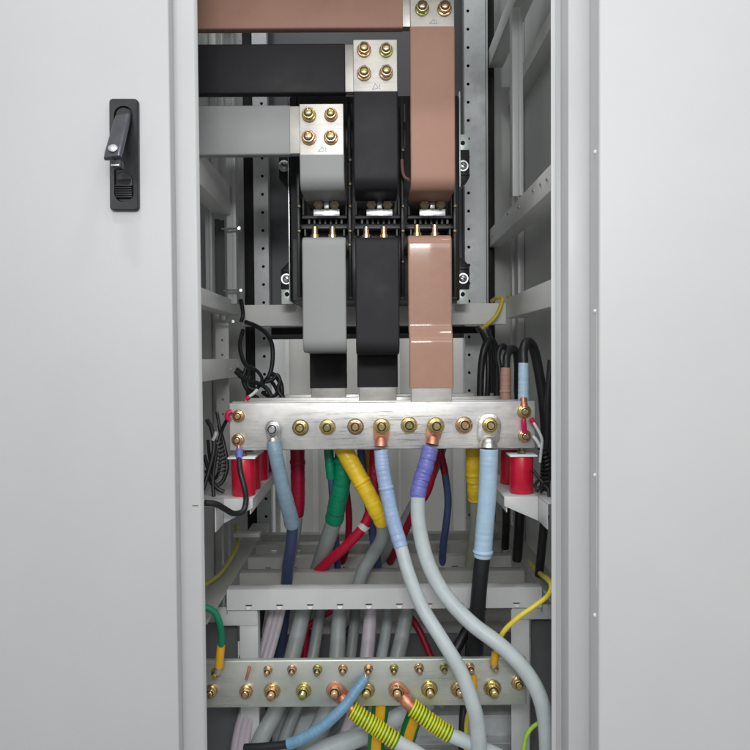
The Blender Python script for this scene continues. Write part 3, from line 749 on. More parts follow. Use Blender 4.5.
# ================================================================== CABLES
NS = 8
def cable(name, label, cat, ctrl, segs, group=None, lug=None, n=16):
    """ctrl: (px, py, Y) control points; segs: (part, material, i0, i1, r0 px, r1 px[, wrinkle]) between control points"""
    pts = [P(*c) for c in ctrl]; sm, ix = spline(pts, NS)
    low = min(pts, key=lambda p: p.z)
    root = thing(name, label, cat, low, group) if (len(segs) > 1 or lug) else None
    for sg in segs:
        part, key, i0, i1, r0, r1 = sg[:6]; wr = sg[6] if len(sg) > 6 else 0
        seg = sm[ix[i0]:ix[i1] + 1]; m = len(seg)
        if wr:      # finer rings so that heat-shrink wrinkles show
            fine = [];
            for a, c in zip(seg, seg[1:]): fine += [a.lerp(c, j / 3) for j in range(3)]
            seg = fine + [seg[-1]]; m = len(seg)
        rad = []; sd = random.uniform(0, 50)
        for j, p in enumerate(seg):
            t = j / max(1, m - 1); r = (r0 + (r1 - r0) * t) * S(p.y)
            if wr: r *= 1 + wr * (1.3 * noise.noise(Vector((t * 9 + sd, 0, 0))) + 1.1 * noise.noise(Vector((t * 30 + sd, 3, 0))))
            if wr and (j == 0 or j == m - 1): r *= .96
            rad.append(r)
        if wr:     # small sideways creases, so the sleeve is not a lathe-turned tube
            seg = [p + Vector((noise.noise(Vector((j * .35 + sd, 1, 0))), noise.noise(Vector((j * .35 + sd, 5, 0))), 0)) * rad[j] * wr * 1.2 * min(1, j / 3, (m - 1 - j) / 3) for j, p in enumerate(seg)]
        b = MB().tube(seg, rad, n)
        if wr and len(segs) > 1 and len(sg) > 7:    # rolled ridge
            k = int(m * sg[7]); ridge = seg[max(0, k - 2):k + 3]
            b.tube(ridge, [rad[k] * f for f in (1.0, 1.09, 1.12, 1.08, 1.0)], n)
        o = b.build(part, key, root)
    if lug: lug(root)
    return tag(o, label, cat, group) if root is None else root

def lug(bolt_px, barrel, key, bk, Y=.147, wpx=8, kind='big', wkey=None, tongue=True):
    """crimped cable lug: tongue on the bar under its bolt, barrel towards the cable"""
    def f(root):
        a = P(*bolt_px, Y - .0005); c = P(*barrel[:2], barrel[2] if len(barrel) > 2 else Y - .008); k = S(Y)
        d = (c - a); d.y = 0; L = d.length; d.normalize(); s = Vector((-d.z, 0, d.x)); w = wpx * k
        pts = [a + s * w * math.cos(t) - d * w * math.sin(t) for t in [math.pi * j / 12 for j in range(13)]]
        pts = [a + s * w * math.cos(R(15 * j)) - d * w * math.sin(R(15 * j)) for j in range(13)]
        pts += [a + d * L * .7 - s * w * .95, a + d * L - s * w * .7, a + d * L + s * w * .7, a + d * L * .7 + s * w * .95]
        b = MB(); b.prism(pts, (0, -.0035, 0), .0006)
        e = c + (c - a).normalized() * .007; st = a + d * L * .62 + Vector((0, -.005, 0))
        b.tube([st, st.lerp(c, .4) , c, e], [w * .45, w * .72, w * .8, w * .8], 16)
        b.build('cable_lug', key, root)
        bolt(root, a + Vector((0, -.0042, 0)), kind, bk, wkey or bk)
    return f

G = 'cables on the front busbar'
cable('power_cable', 'cable with dusty blue sleeve and navy jacket at the left end of the front bar', 'cable',
      [(273, 441, .138), (276, 456, .137), (281, 480, .15), (287, 504, .17), (292, 525, .20), (291, 545, .24), (288, 565, .29), (286.5, 584, .33), (284, 615, .36), (278, 660, .38)],
      [('jacket', 'jacket_navy', 3, 9, 5.6, 5.8), ('sleeve', 'sleeve_blue', 0, 4, 7.0, 7.8, .022)], G, lug((273.5, 428.5), (273, 441), 'tinned_lug', 'steel', wpx=7.2, wkey='steel'))
cable('power_cable', 'long light grey cable with lavender sleeve, bolted at the middle of the front bar', 'cable',
      [(381, 450, .138), (383, 470, .134), (387, 492, .13), (393, 520, .125), (401, 547, .115), (409, 575, .10), (422, 607, .085), (444, 643, .06), (461, 672, .05), (473, 705, .045), (478, 730, .05), (480, 770, .06)],
      [('jacket', 'jacket_light', 3, 11, 6.4, 8.2), ('sleeve', 'sleeve_lavender', 0, 4, 7.2, 7.4, .035, .46)], G, lug((381.5, 426), (381, 443), 'copper', 'zinc_gold'))
cable('power_cable', 'long light grey cable with violet taped sleeve, sweeping to the lower right', 'cable',
      [(430.5, 447, .136), (426, 465, .132), (420, 484, .13), (418, 497, .128), (419, 525, .122), (427, 560, .11), (443, 592, .095), (470, 622, .075), (500, 645, .055), (523, 668, .048), (539, 695, .045), (546, 725, .05), (548, 770, .06)],
      [('jacket', 'jacket_light', 2, 12, 7.2, 8.4), ('sleeve', 'sleeve_violet', 0, 3, 8.2, 7.8, .065, .55)], G, lug((435.5, 425.5), (432.5, 441), 'copper', 'zinc_gold'))
cable('power_cable', 'thick black cable with pale sky blue sleeve at the right of the front bar', 'cable',
      [(489, 449, .134), (488.5, 470, .134), (487, 500, .134), (484.5, 530, .136), (482.5, 557, .138), (480, 580, .142), (478, 605, .15), (476, 640, .17), (474, 680, .20)],
      [('jacket', 'jacket_black', 3, 8, 7.8, 8.2), ('sleeve', 'sleeve_sky', 0, 4, 9.4, 9.2, .014, .94)], G, lug((489.5, 425), (488.5, 445), 'tinned_lug', 'zinc_gold', wpx=11.5))

G = 'cables on the phase bars behind'
cable('power_cable', 'cable with dark wine red sleeve hanging right of the dusty blue one', 'cable',
      [(297, 425, .375), (297.5, 455, .375), (298, 490, .38), (297, 515, .39), (294, 540, .41), (288, 565, .44), (282, 600, .46)],
      [('jacket', 'jacket_mid', 2, 6, 5.8, 6), ('sleeve', 'sleeve_wine', 0, 3, 7.2, 7.0, .03, .4)], G)
cable('power_cable', 'thin cable with slim green sleeve, left of the thick green one', 'cable',
      [(327, 425, .245), (329, 455, .245), (331, 478, .25), (333, 505, .28), (336, 540, .35), (338, 575, .40)],
      [('jacket', 'jacket_navy', 2, 5, 3.4, 3.4), ('sleeve', 'sleeve_green', 0, 2, 5.0, 4.6, .05)], G)
cable('power_cable', 'grey cable with a thick green sleeve beside the big yellow one', 'cable',
      [(341, 425, .245), (343, 455, .245), (342.5, 478, .25), (338, 500, .27), (334, 520, .30), (327, 543, .34), (318, 570, .40), (308, 600, .44), (296, 640, .46)],
      [('jacket', 'jacket_mid', 3, 8, 8.2, 8.4), ('sleeve', 'sleeve_green', 0, 4, 8.4, 9.4, .03, .3)], G)
cable('power_cable', 'cable in a thick bright yellow sleeve slanting down to the right', 'cable',
      [(334, 430, .215), (344, 450, .205), (356, 472, .195), (367, 492, .19), (376, 510, .19), (382, 523, .20), (382, 538, .23), (374, 553, .27), (363, 572, .29), (354, 602, .30)],
      [('jacket', 'jacket_mid', 4, 9, 6.4, 6.8), ('sleeve', 'sleeve_yellow', 0, 5, 9.5, 7.8, .035, .5)], G)
cable('power_cable', 'slim cable in a darker yellow sleeve, partly hidden behind the bright yellow one', 'cable',
      [(363, 425, .36), (366, 455, .36), (373, 480, .36), (378, 505, .37), (379, 525, .38), (372, 552, .40), (357, 580, .44)],
      [('jacket', 'jacket_mid', 3, 6, 5.2, 5.6), ('sleeve', 'sleeve_amber', 0, 4, 5.0, 5.0, .06)], G)
cable('power_cable', 'red cable with white ring marker crossing down to the left', 'cable',
      [(376, 425, .30), (375, 455, .30), (374, 480, .30), (373, 498, .30), (369, 515, .30), (361, 530, .30), (345, 547, .31), (330, 560, .33), (316, 574, .36), (300, 595, .40)],
      [('jacket', 'jacket_red', 3, 9, 5.2, 5.0), ('sleeve', 'sleeve_wine', 0, 4, 5.6, 5.2, .05), ('marker', 'white_tag', 4, 5, 0, 0)], G)
cable('power_cable', 'thin wine red cable bending down behind the thick green sleeve', 'cable',
      [(339, 428, .40), (342, 460, .40), (347, 495, .40), (349, 520, .41), (347, 545, .43), (340, 570, .47)],
      [('jacket', 'sleeve_wine', 0, 5, 3.3, 3.5)], G)
cable('power_cable', 'thin navy cable between the bright yellow sleeve and lavender sleeve', 'cable',
      [(359, 428, .33), (363, 470, .33), (369, 510, .33), (373, 535, .34), (377, 560, .36), (380, 585, .40)],
      [('jacket', 'jacket_navy', 0, 5, 4.0, 4.2)], G)
cable('power_cable', 'slender navy cable with wine red top, right of the violet sleeve', 'cable',
      [(437, 430, .38), (441, 455, .38), (445, 474, .38), (448, 500, .39), (446, 525, .40), (443, 548, .43), (442, 575, .48)],
      [('jacket', 'jacket_navy', 2, 6, 3.6, 3.8), ('sleeve', 'sleeve_wine', 0, 2, 3.8, 3.8, .04)], G)
cable('power_cable', 'wine red cable passing behind the violet sleeve down to the left', 'cable',
      [(441, 428, .33), (435, 460, .33), (428, 490, .34), (414, 512, .36), (402, 538, .40), (390, 562, .45)],
      [('jacket', 'sleeve_wine', 0, 5, 4.2, 3.8)], G)
cable('power_cable', 'grey green cable slanting behind the lavender and violet sleeves', 'cable',
      [(446, 430, .42), (432, 470, .42), (415, 505, .42), (398, 535, .43), (378, 560, .46), (356, 585, .50)],
      [('jacket', 'jacket_mid', 0, 5, 6.6, 7.2)], G)
cable('power_cable', 'olive grey cable with wrinkled amber taped top, left of the sky blue sleeve', 'cable',
      [(473, 425, .245), (473.5, 452, .245), (474, 480, .25), (475.5, 500, .26), (475.5, 525, .29), (473, 550, .34), (468, 590, .40)],
      [('jacket', 'jacket_olive', 2, 6, 5.6, 6.4), ('sleeve', 'sleeve_yellow', 0, 3, 8.0, 7.4, .10, .6)], G)

# marker ring on the red cable: rebuilt at its place as a short collar
for o in [o for o in bpy.data.objects if o.name.startswith('marker')]:
    par = o.parent; bpy.data.objects.remove(o)
    a, c = P(365.5, 524.5, .30), P(362, 529, .30)
    MB().tube([a, a.lerp(c, .5), c], 5.9 * S(.30), 16).build('marker_ring', 'white_tag', par)

# cables seen under the support rail and behind the earth bar
G = 'cables running down behind the earth bar'
def low_cable(label, ctrl, key, r0, r1): return cable('power_cable', label, 'cable', ctrl, [('jacket', key, 0, len(ctrl) - 1, r0, r1)], G)
for k, (o0, r) in enumerate(((-5, 3.6), (0, 4.0), (5, 3.4))):
    low_cable(('left', 'middle', 'right')[k] + ' strand of the pinkish grey cable trio at the lower left',
              [(280 + o0, 596, .30), (275 + o0, 620, .29), (267 + o0, 650, .27), (258 + o0, 680, .24), (248 + o0, 712, .22), (242 + o0, 735, .21), (236 + o0, 775, .20)], 'jacket_pink', r, r + .9)
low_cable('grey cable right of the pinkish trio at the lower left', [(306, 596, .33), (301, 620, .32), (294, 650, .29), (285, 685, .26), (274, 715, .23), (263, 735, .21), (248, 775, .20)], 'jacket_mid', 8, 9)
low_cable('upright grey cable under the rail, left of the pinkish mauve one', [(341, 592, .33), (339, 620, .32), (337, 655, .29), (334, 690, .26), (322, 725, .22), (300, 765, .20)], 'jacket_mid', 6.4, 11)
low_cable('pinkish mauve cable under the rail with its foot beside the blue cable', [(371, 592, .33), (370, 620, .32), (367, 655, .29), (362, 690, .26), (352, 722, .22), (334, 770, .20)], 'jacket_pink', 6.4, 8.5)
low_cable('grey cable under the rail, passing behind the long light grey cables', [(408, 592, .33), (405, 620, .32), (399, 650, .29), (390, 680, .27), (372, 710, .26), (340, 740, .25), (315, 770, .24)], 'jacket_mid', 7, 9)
low_cable('wine red cable bending behind the rail toward the lower right', [(392, 596, .40), (408, 614, .40), (420, 632, .38), (432, 660, .36)], 'sleeve_wine', 3.4, 3.6)
low_cable('thin red cable dropping behind the rail, near the left leg', [(340, 606, .42), (325, 615, .41), (312, 623, .40), (306, 632, .39), (305, 662, .38)], 'jacket_red', 3.0, 3.2)
low_cable('thin black cable looping beside the thin red one under the rail', [(360, 598, .42), (352, 622, .41), (342, 640, .40), (330, 662, .39)], 'jacket_black', 2.4, 2.4)
low_cable('short black and grey wire hooked over the dark channel under the rail', [(302, 672, .36), (310, 654, .37), (316, 638, .38), (314, 631, .40), (308, 634, .42)], 'jacket_black', 2.4, 2.6)
low_cable('black cable leaning left behind the earth bar, below the sky blue sleeve', [(486, 600, .25), (470, 625, .24), (453, 655, .22), (436, 690, .20)], 'jacket_black', 5.5, 5.5)
low_cable('straight black cable running down behind the right of the earth bar', [(470, 640, .22), (466, 690, .20), (463, 720, .18), (462, 770, .16)], 'jacket_black', 4.2, 4.2)
low_cable('slim grey cable seen between the black cables above the earth bar', [(462, 632, .30), (457, 650, .28), (450, 680, .25), (440, 706, .22)], 'jacket_mid', 4, 4)
low_cable('thick grey cable crossing low at the picture bottom, under the earth bar', [(430, 700, .22), (390, 722, .20), (356, 738, .18), (320, 752, .16), (280, 775, .14)], 'jacket_light', 9, 10)

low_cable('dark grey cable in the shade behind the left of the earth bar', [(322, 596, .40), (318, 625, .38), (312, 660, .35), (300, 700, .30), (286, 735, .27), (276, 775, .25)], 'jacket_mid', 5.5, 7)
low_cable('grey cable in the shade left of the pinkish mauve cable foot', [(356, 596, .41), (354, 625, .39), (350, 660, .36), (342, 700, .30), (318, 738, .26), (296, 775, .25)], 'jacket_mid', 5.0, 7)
low_cable('pale grey cable in the shade behind the copper lugs of the earth bar', [(388, 596, .42), (386, 630, .40), (380, 665, .36), (374, 705, .30), (352, 742, .26), (330, 775, .25)], 'jacket_light', 5.2, 7)
low_cable('black cable in the shade beside the pinkish trio', [(262, 610, .36), (258, 640, .34), (262, 680, .30), (270, 720, .28), (262, 775, .26)], 'jacket_black', 3.4, 3.8)

# blue tail on the earth bar
cable('power_cable', 'steel blue sleeved cable rising from bottom left onto the earth bar', 'cable',
      [(366, 678, .085), (358, 688, .078), (348, 702, .07), (338, 713, .064), (322, 727, .06), (305, 737, .06), (288, 744, .065), (262, 747, .075), (245, 748, .085)],
      [('jacket', 'jacket_black', 5, 8, 4.2, 4.2), ('sleeve', 'sleeve_steelblue', 0, 6, 5.0, 5.8, .025)], 'cables on the earth bar',
      lambda root: MB().tube([P(368.5, 671, .094), P(367.5, 674, .09), P(364, 681, .083)], [.005, .0055, .0055], 12).build('cable_lug', 'tinned_lug', root))
# green-yellow bound tails with copper lugs
def bound(label, bolt_px, barrel, ctrl, i_end, r):
    pts = [P(*c) for c in ctrl]; sm, ix = spline(pts, 8)
    root = thing('earth_cable', label, 'cable', pts[-1], 'cables on the earth bar')
    MB().tube(sm[ix[i_end] - 4:], [r * .95 * S(p.y) for p in sm[ix[i_end] - 4:]], 16).build('jacket', 'jacket_light', root)
    seg = sm[:ix[i_end] + 1]; fine = []
    for a, c in zip(seg, seg[1:]): fine += [a.lerp(c, j / 8) for j in range(8)]
    base = [r * S(p.y) for p in fine]
    MB().tube(fine, [q * .98 for q in base], 16).build('binding', 'tape_green', root)
    L = [0]
    for a, c in zip(fine, fine[1:]): L.append(L[-1] + (c - a).length)
    pitch = .0060; b = MB(); hel = []; N = int(L[-1] / pitch * 22); j = 0
    tg = (fine[-1] - fine[0]).normalized(); u = tg.orthogonal().normalized(); w = tg.cross(u)
    for k in range(N):
        s_ = L[-1] * k / N
        while j < len(L) - 2 and L[j + 1] < s_: j += 1
        p = fine[j].lerp(fine[j + 1], (s_ - L[j]) / max(1e-9, L[j + 1] - L[j])); a = 2 * math.pi * k / 22 + .8 * math.sin(k * .031) + .5 * noise.noise(Vector((k * .02, 7, 0)))
        rr = base[j] * (1.03 + .12 * noise.noise(Vector((k * .05, 0, 0))))
        hel.append(p + (u * math.cos(a) + w * math.sin(a)) * rr)
    b.tube(hel, [.0018 * (1 + .35 * noise.noise(Vector((k * .04, 1, 5)))) for k in range(len(hel))], 8); b.build('tape_wrap', 'tape_yellow', root)
    a = P(*bolt_px); c = P(*barrel); d = (c - a); n_ = Vector((0, -1, 0)); dd = Vector((d.x, 0, d.z)).normalized(); s = Vector((-dd.z, 0, dd.x)); wd = .0148
    pl = [a + s * wd * math.cos(R(15 * q)) - dd * wd * math.sin(R(15 * q)) for q in range(13)]
    Lc = Vector((d.x, 0, d.z)).length
    pl += [a + dd * Lc * .6 - s * wd, a + dd * Lc * .6 + s * wd]
    b = MB(); b.prism(pl, (0, -.003, 0), .0006)
    st = a + dd * Lc * .4 + Vector((0, -.005, 0)); e = sm[3]
    b.tube([st, st.lerp(c, .5), c, e], [wd * .5, wd * .85, wd * .8, wd * .75], 16); b.build('cable_lug', 'copper', root)
bound('grey cable bound in green and yellow windings with large copper lug on the earth bar', (397.5, 689.5, .0975), (409, 704, .088),
      [(412, 707, .085), (424, 717, .08), (438, 727, .075), (451, 735, .07), (470, 743, .07), (500, 756, .075)], 3, 7.6)
bound('grey cable bound in green and yellow windings, bolted left of the large copper lug', (335, 690, .0975), (349, 706, .086),
      [(352, 710, .083), (364, 719, .078), (380, 730, .073), (397, 742, .068), (415, 752, .068), (440, 768, .07)], 3, 7.8)
# striped earth straps hanging behind the bar
def strap(label, ctrl, r):
    pts = [P(*c) for c in ctrl]; sm, ix = spline(pts, 8)
    b = MB(); b.tube(sm, [r * S(p.y) for p in sm], 32); b.bm.normal_update()
    for f in b.bm.faces: f.material_index = 1 if abs(f.normal.x) > .55 else 0
    o = b.build('earth_cable', ['sleeve_amber', 'stripe_green']); return tag(o, label, 'cable', 'striped earth cables')
def recentre(o):
    me = o.data; c = Vector((sum(v.co.x for v in me.vertices) / len(me.vertices), sum(v.co.y for v in me.vertices) / len(me.vertices), min(v.co.z for v in me.vertices)))
    for v in me.vertices: v.co -= c
    o.location = c; return o
strap('yellow cable with green stripes hanging straight, under the bound cables', [(381, 694, .125), (380, 712, .12), (377, 732, .12), (374, 772, .12)], 8.6)
strap('yellow cable with green stripes, right of the straight hanging striped one', [(421, 690, .125), (416, 712, .12), (409, 732, .12), (399, 772, .12)], 8.6)

# thin wires
def wire(label, ctrl, key, r, group=None, cat='wire', name='wire', n=10, extra=None):
    return cable(name, label, cat, ctrl, [('insulation', key, 0, len(ctrl) - 1, r, r)] , group, extra, n)
def ferrule(px, py, Y, px2, py2, key, r, part='sleeve'):
    return lambda root: MB().tube([P(px, py, Y), P((px + px2) / 2, (py + py2) / 2, Y - .001), P(px2, py2, Y)], r * S(Y), 12).build(part, key, root)
wire('yellow earth wire curving from the right runner onto the earth bar stud', [(504, 539, .62), (520, 553, .50), (536, 570, .32), (550, 582, .10), (549, 594, .07), (536, 605, .06), (519, 617, .06), (505, 630, .07), (498, 643, .08), (495.5, 655, .088)],
     'wire_yellow', 2.6, None, extra=lambda root: (ferrule(495.5, 652, .088, 494, 664, 'sleeve_amber', 4.0)(root), ferrule(494, 663, .09, 494.5, 670, 'tinned_lug', 3.0, 'cable_lug')(root)))
wire('green earth wire with yellow sleeve at the left end of the earth bar', [(198, 607, .05), (207, 608, .05), (215, 613, .055), (220, 624, .06), (221.5, 636, .07), (221, 648, .08)],
     'wire_green', 3.3, None, extra=lambda root: (ferrule(221, 645, .08, 219, 667, 'sleeve_amber', 4.2)(root), ferrule(219.5, 664, .084, 217, 674, 'tinned_lug', 3.0, 'cable_lug')(root)))
wire('bare copper wire tip sticking up from the left end bolt of the earth bar', [(246, 680, .082), (248, 673, .082), (249.5, 666, .084)], 'copper', 1.5)
wire('olive yellow wire running along the left runner behind the post', [(236, 525, .50), (237, 545, .45), (230, 560, .38), (220, 574, .28), (206, 584, .20), (194, 590, .16)], 'wire_olive', 2.2)
wire('lime wire curving at the lower right corner beside the post', [(556, 716, .06), (545, 720, .06), (534, 726, .06), (527, 735, .06), (524, 748, .06), (523, 772, .06)], 'wire_lime', 2.2)
wire('thin yellow wire hanging from the earth bar beside the long grey cable', [(473, 674, .09), (474, 690, .088), (471, 705, .095), (467, 720, .11), (466, 740, .12), (466, 772, .12)], 'wire_yellow', 2.3,
     extra=ferrule(473, 674, .089, 474, 688, 'sleeve_amber', 3.4))
wire('yellow wire looping over the right end of the breaker cross rail', [(492, 301, .62), (497, 298, .58), (502, 298, .56), (501, 305, .55), (496, 316, .545), (488, 324, .55), (479, 331, .57)], 'wire_yellow', 2.0)
wire('short yellow wire lying against the right side rail end', [(508, 296, .60), (513, 300, .55), (517, 306, .52), (520, 314, .50)], 'wire_yellow', 2.0)

wire('short brown wire bent between the black and brown upper busbars', [(402, 160, .31), (402.5, 170, .30), (404.5, 177, .29), (409, 180, .28)], 'sleeve_brown_glossy', 1.7)
# black wiring, right
G = 'black cables at the right wall'
cable('black_cable', 'black cable with brown end sleeve, rising behind the front bar and looping over', 'cable',
      [(505.5, 402, .24), (505.5, 384, .24), (506, 368, .24), (507, 356, .25), (511, 349, .27), (516, 352, .29), (518, 366, .30), (518, 390, .31), (519, 430, .32)],
      [('jacket', 'jacket_black', 2, 8, 3.9, 4.2), ('sleeve', 'sleeve_brown', 0, 2, 5.4, 5.2, .03, .3)], G)
cable('black_cable', 'black cable with pale blue end sleeve above the right end of the front bar', 'cable',
      [(523.5, 402, .17), (523.5, 384, .17), (523.5, 363, .17), (523.5, 350, .175), (527, 342, .185), (533, 347, .20), (538, 368, .21), (543, 400, .215), (546, 440, .22), (545, 485, .23)],
      [('jacket', 'jacket_black', 2, 9, 4.6, 5.2), ('sleeve', 'sleeve_sky', 0, 2, 5.6, 5.2, .03)], G,
      lambda root: MB().tube([P(523.5, 399, .158), P(523.8, 405, .15), P(524, 412, .148)], [.007, .0075, .006], 12).build('cable_lug', 'copper', root))
for k, (ctrl, lab, r) in enumerate((
    ([(480, 400, .40), (481, 370, .40), (484, 350, .40), (490, 340, .41), (496, 350, .42), (497, 375, .42), (497, 402, .42)], 'black cable arching behind the front bar, left of the brown sleeved one', 3.6),
    ([(487, 402, .44), (488, 372, .44), (487, 348, .45), (483, 335, .48), (478, 328, .52)], 'black cable climbing to the yellow wire on the cross rail', 2.6),
    ([(493, 402, .46), (494, 368, .46), (492, 345, .48), (489, 330, .52)], 'thin black cable rising between the arching cables', 2.2),
    ([(500, 400, .36), (500, 372, .36), (498, 356, .37), (502, 346, .38), (508, 350, .39)], 'short black cable bend touching the brown sleeved cable', 2.8),
    ([(551, 360, .16), (548, 400, .16), (547, 440, .165), (545, 470, .17), (547, 492, .175)], 'black cable hugging the right post above the shelf', 3.4))):
    cable('black_cable', lab, 'cable', ctrl, [('jacket', 'jacket_black', 0, len(ctrl) - 1, r, r)], G)
def coil(label, a, c, r, key, turns, group, th=1.0):
    A, B = P(*a), P(*c); t = (B - A).normalized(); u = t.orthogonal().normalized(); w = t.cross(u); pts = []
    N = turns * 14
    for k in range(N + 1):
        an = 2 * math.pi * k / 14; q = A.lerp(B, k / N) + Vector((.004 * math.sin(3 * k / N), 0, 0))
        pts.append(q + (u * math.cos(an) + w * math.sin(an)) * r * S(a[2]))
    o = MB().tube(pts, th * S(a[2]), 6).build('spiral_wrap', key); recentre(o)
    return tag(o, label, 'cable wrap', group)
coil('black spiral wrap beside the right insulator, against the post', (543, 448, .15), (546, 480, .16), 5, 'jacket_black', 8, None)
for k, (ctrl, lab) in enumerate((
    ([(533, 470, .14), (538, 477, .13), (543, 484, .12), (538, 489, .11), (535, 485, .12), (540, 480, .13), (546, 486, .14), (541, 492, .12)], 'knot of black wire lying on the right shelf beside the insulator'),
    ([(536, 492, .12), (542, 486, .12), (548, 489, .11), (549, 497, .10)], 'black wire end on the right shelf near the post'))):
    cable('black_wire', lab, 'wire', ctrl, [('insulation', 'jacket_black', 0, len(ctrl) - 1, 1.6, 1.6)], None)
for ctrl, lab, r in (([(506, 500, .50), (506, 525, .50), (505, 548, .52)], 'black cable in the dark below the right shelf, nearest the middle', 4),
                  ([(520, 505, .40), (519, 530, .40), (517, 560, .42)], 'black cable in the dark under the right shelf, midway', 5),
                  ([(545, 515, .24), (542, 545, .25), (539, 575, .27)], 'black cable in the dark under the right shelf, beside the post', 4.4)):
    cable('black_cable', lab, 'cable', ctrl, [('jacket', 'jacket_black', 0, len(ctrl) - 1, r, r)], 'black cables below the right shelf')
# small control wires on the right end of the bar
wire('magenta capped control wire on the lower right bolt of the front bar', [(524.5, 432, .138), (524, 424, .135), (523.5, 419, .136)], 'cap_magenta', 2.6, None)
wire('clear tailed control wire leaving the front bar with magenta cap', [(531.5, 419, .136), (535, 425, .132), (539, 432, .13), (542, 440, .13), (541, 452, .135), (540, 462, .14)], 'sleeve_clear', 1.5, None,
     extra=ferrule(531, 418, .136, 535, 425, 'cap_magenta', 2.4, 'cap'))
wire('short clear sleeved wire end below the magenta cap', [(533, 436, .138), (537, 441, .135), (540, 447, .135)], 'sleeve_clear', 1.8)

# black wiring, left
G = 'black wires at the left wall'
for ctrl, lab, r, key in (
    ([(241, 300, .56), (243, 314, .54), (241, 322, .54)], 'black wire hooked around the end of the left rail', 2.0, 'jacket_black'),
    ([(246, 322, .56), (256, 326, .52), (266, 333, .50), (272, 345, .48), (272.5, 362, .47), (269, 376, .46), (262, 384, .45)], 'black cable bowing outward in front of the left upright', 2.2, 'jacket_black'),
    ([(262, 384, .44), (268, 379, .42), (274, 385, .40), (277, 393, .38), (270, 397, .37), (262, 392, .36)], 'black wire loop above the left end of the front bar', 1.9, 'jacket_black'),
    ([(272, 374, .40), (277, 377, .39), (281, 385, .38), (282, 398, .38)], 'black wire tail hanging right of the wire tangle', 2.6, 'jacket_black'),
    ([(246, 368, .42), (243, 380, .41), (249, 392, .40), (258, 398, .39)], 'black wire in the tangle, curving down to the front bar', 2.0, 'jacket_black'),
    ([(237, 369, .44), (243, 373, .43), (249, 371, .43), (246, 378, .42), (239, 376, .42), (252, 384, .41)], 'knotted black wires tied to the left lower rail', 1.8, 'jacket_black'),
    ([(214, 500, .14), (213, 480, .15), (216, 455, .16), (222, 430, .17), (229, 416, .155)], 'black wire rising to the magenta capped bolt', 1.8, 'jacket_black'),
    ([(206, 470, .16), (213, 485, .16), (222, 482, .165), (227, 468, .17), (225, 450, .18), (219, 425, .19)], 'black wire loop beside the nearest left insulator', 2.0, 'jacket_black'),
    ([(204, 455, .15), (210, 474, .15), (216, 487, .15), (224, 492, .15)], 'black wire crossing low behind the left post', 2.0, 'jacket_black'),
    ([(208, 440, .20), (210, 460, .20), (214, 478, .20), (219, 470, .20), (221, 440, .21), (217, 412, .22)], 'thin black wire strand in the bundle behind the left post', 1.6, 'jacket_black')):
    cable('black_wire', lab, 'wire', ctrl, [('insulation', key, 0, len(ctrl) - 1, r, r)], G)
for ctrl, lab, r in (
    ([(236, 372, .40), (246, 380, .38), (257, 383, .36), (266, 388, .34), (272, 397, .33)], 'black wire lying across the tangle above the left bar end', 2.2),
    ([(250, 366, .42), (258, 372, .40), (262, 380, .38), (256, 389, .37), (248, 386, .37), (250, 376, .38)], 'small black wire loop in the tangle by the left rail', 1.7),
    ([(243, 330, .55), (240, 345, .52), (243, 360, .48), (251, 372, .44)], 'black wire dropping from the cross rail end into the tangle', 2.2),
    ([(203, 490, .12), (209, 470, .13), (214, 448, .14), (212, 430, .15), (207, 420, .16)], 'black wire standing close behind the left post edge', 2.2),
    ([(266, 382, .36), (273, 379, .36), (277, 375, .36), (280, 381, .36), (278, 390, .36), (284, 399, .36)], 'black twist of wire at the right end of the tangle', 2.0)):
    cable('black_wire', lab, 'wire', ctrl, [('insulation', 'jacket_black', 0, len(ctrl) - 1, r, r)], G)
cable('black_wire', 'black spiral wrapped wire with blue end curling in front of the red insulator', 'wire',
      [(239, 456, .135), (240, 470, .118), (244, 486, .11), (246, 500, .108), (243, 511, .102), (234, 513.5, .088), (225, 509, .066), (216, 504, .046), (205, 503, .035)],
      [('insulation', 'jacket_black', 0, 8, 2.6, 3.2)], G,
      lambda root: (MB().tube([P(239, 449, .143), P(239.3, 453, .14), P(239.2, 461, .13)], [3.2 * S(.14), 3.8 * S(.14), 3.0 * S(.13)], 14).build('sleeve', 'sleeve_violet', root),
                    MB().tube([P(238.2, 442, .146), P(239, 450, .142)], .004, 10).build('cable_lug', 'copper', root)))
coil('black spiral wrap on the wires beside the nearest left insulator', (216, 440, .17), (222, 474, .17), 4.2, 'breaker_grey', 9, None, .9)
wire('clear ended magenta capped wire above the left end of the front bar', [(247, 398, .20), (253, 394, .21), (257, 390, .22)], 'sleeve_clear', 1.6, None, extra=ferrule(246.5, 399, .20, 249.5, 397, 'cap_magenta', 2.4, 'cap'))
wire('pair of magenta wire caps beside the upper left bolt of the front bar', [(230, 420, .142), (227, 417.5, .14), (228, 413, .14), (232, 411.5, .142)], 'cap_magenta', 2.4)
wire('white wire end standing by the left wire bundle', [(213, 440, .14), (215, 436, .138), (216, 432, .137)], 'sleeve_clear', 1.7)

# make single-mesh things pivot at their own place
for o in list(bpy.data.objects):
    if o.type == 'MESH' and o.parent is None and o.location.length < 1e-9: recentre(o)
bpy.context.view_layer.update()

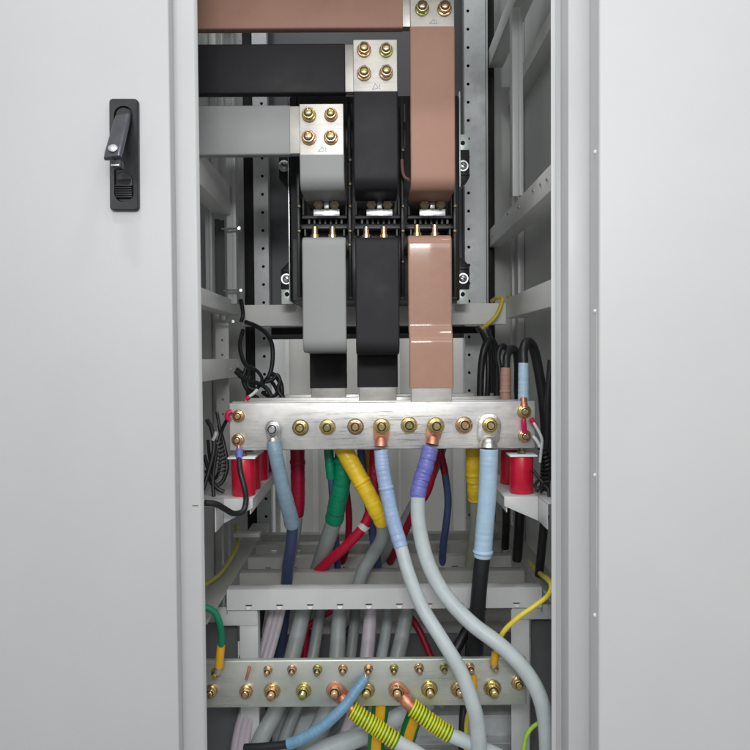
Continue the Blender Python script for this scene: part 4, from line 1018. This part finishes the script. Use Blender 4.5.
# ================================================================== LIGHT
w = bpy.data.worlds.new('World'); scene.world = w; w.use_nodes = True; nt = w.node_tree
bg = nt.nodes['Background']
tc = nt.nodes.new('ShaderNodeTexCoord'); sx_ = nt.nodes.new('ShaderNodeSeparateXYZ'); nt.links.new(tc.outputs['Generated'], sx_.inputs[0])
rp = nt.nodes.new('ShaderNodeValToRGB'); e = rp.color_ramp.elements
mr = nt.nodes.new('ShaderNodeMapRange'); mr.inputs['From Min'].default_value = -1; mr.inputs['From Max'].default_value = 1
nt.links.new(sx_.outputs['Z'], mr.inputs['Value']); nt.links.new(mr.outputs[0], rp.inputs['Fac'])
e[0].position = .0; e[0].color = (.20, .20, .20, 1); e[1].position = 1; e[1].color = (1.0, 1.0, 1.0, 1)
for p_, v in ((.36, .46), (.46, .74), (.53, .66), (.62, .84)):
    q = e.new(p_); q.color = (v, v, v, 1)
nt.links.new(rp.outputs[0], bg.inputs['Color']); bg.inputs['Strength'].default_value = .66
def area(name, loc, rot, sx, sy, power, col=(1, 1, 1)):
    l = bpy.data.lights.new(name, 'AREA'); l.shape = 'RECTANGLE'; l.size = sx; l.size_y = sy; l.energy = power; l.color = col
    o = bpy.data.objects.new(name, l); C.objects.link(o); o.location = loc; o.rotation_euler = rot; return o
area('ceiling_lamp', (-.50, -1.0, 2.3), (R(22), 0, 0), .22, .12, 11)
area('ceiling_lamp', (.75, -1.0, 2.3), (R(22), 0, 0), .34, .16, 6)
area('ceiling_lamp', (.2, -2.6, 1.9), (R(50), 0, 0), 2.4, .6, 5)
area('front_fill', (-.05, -1.70, .62), (R(70), 0, 0), 2.1, .24, 7, (1, 1, .995))  # added wide fill from behind the camera, brightens the side rails
area('front_fill', (.0, -2.1, .66), (R(74), 0, 0), .6, .24, 14, (1, 1, .995))  # added narrow fill from behind the camera, reaches the cabinet's depth
area('rear_room_lamp', (0, 1.05, .62), (R(62), 0, 0), 1.0, .15, 5.5)

# ================================================================== RENDER
scene.render.engine = 'CYCLES'
scene.render.resolution_x = 1024; scene.render.resolution_y = 1024
vs = scene.view_settings; vs.view_transform = 'Standard'; vs.look = 'None'; vs.gamma = 1; vs.exposure = 0
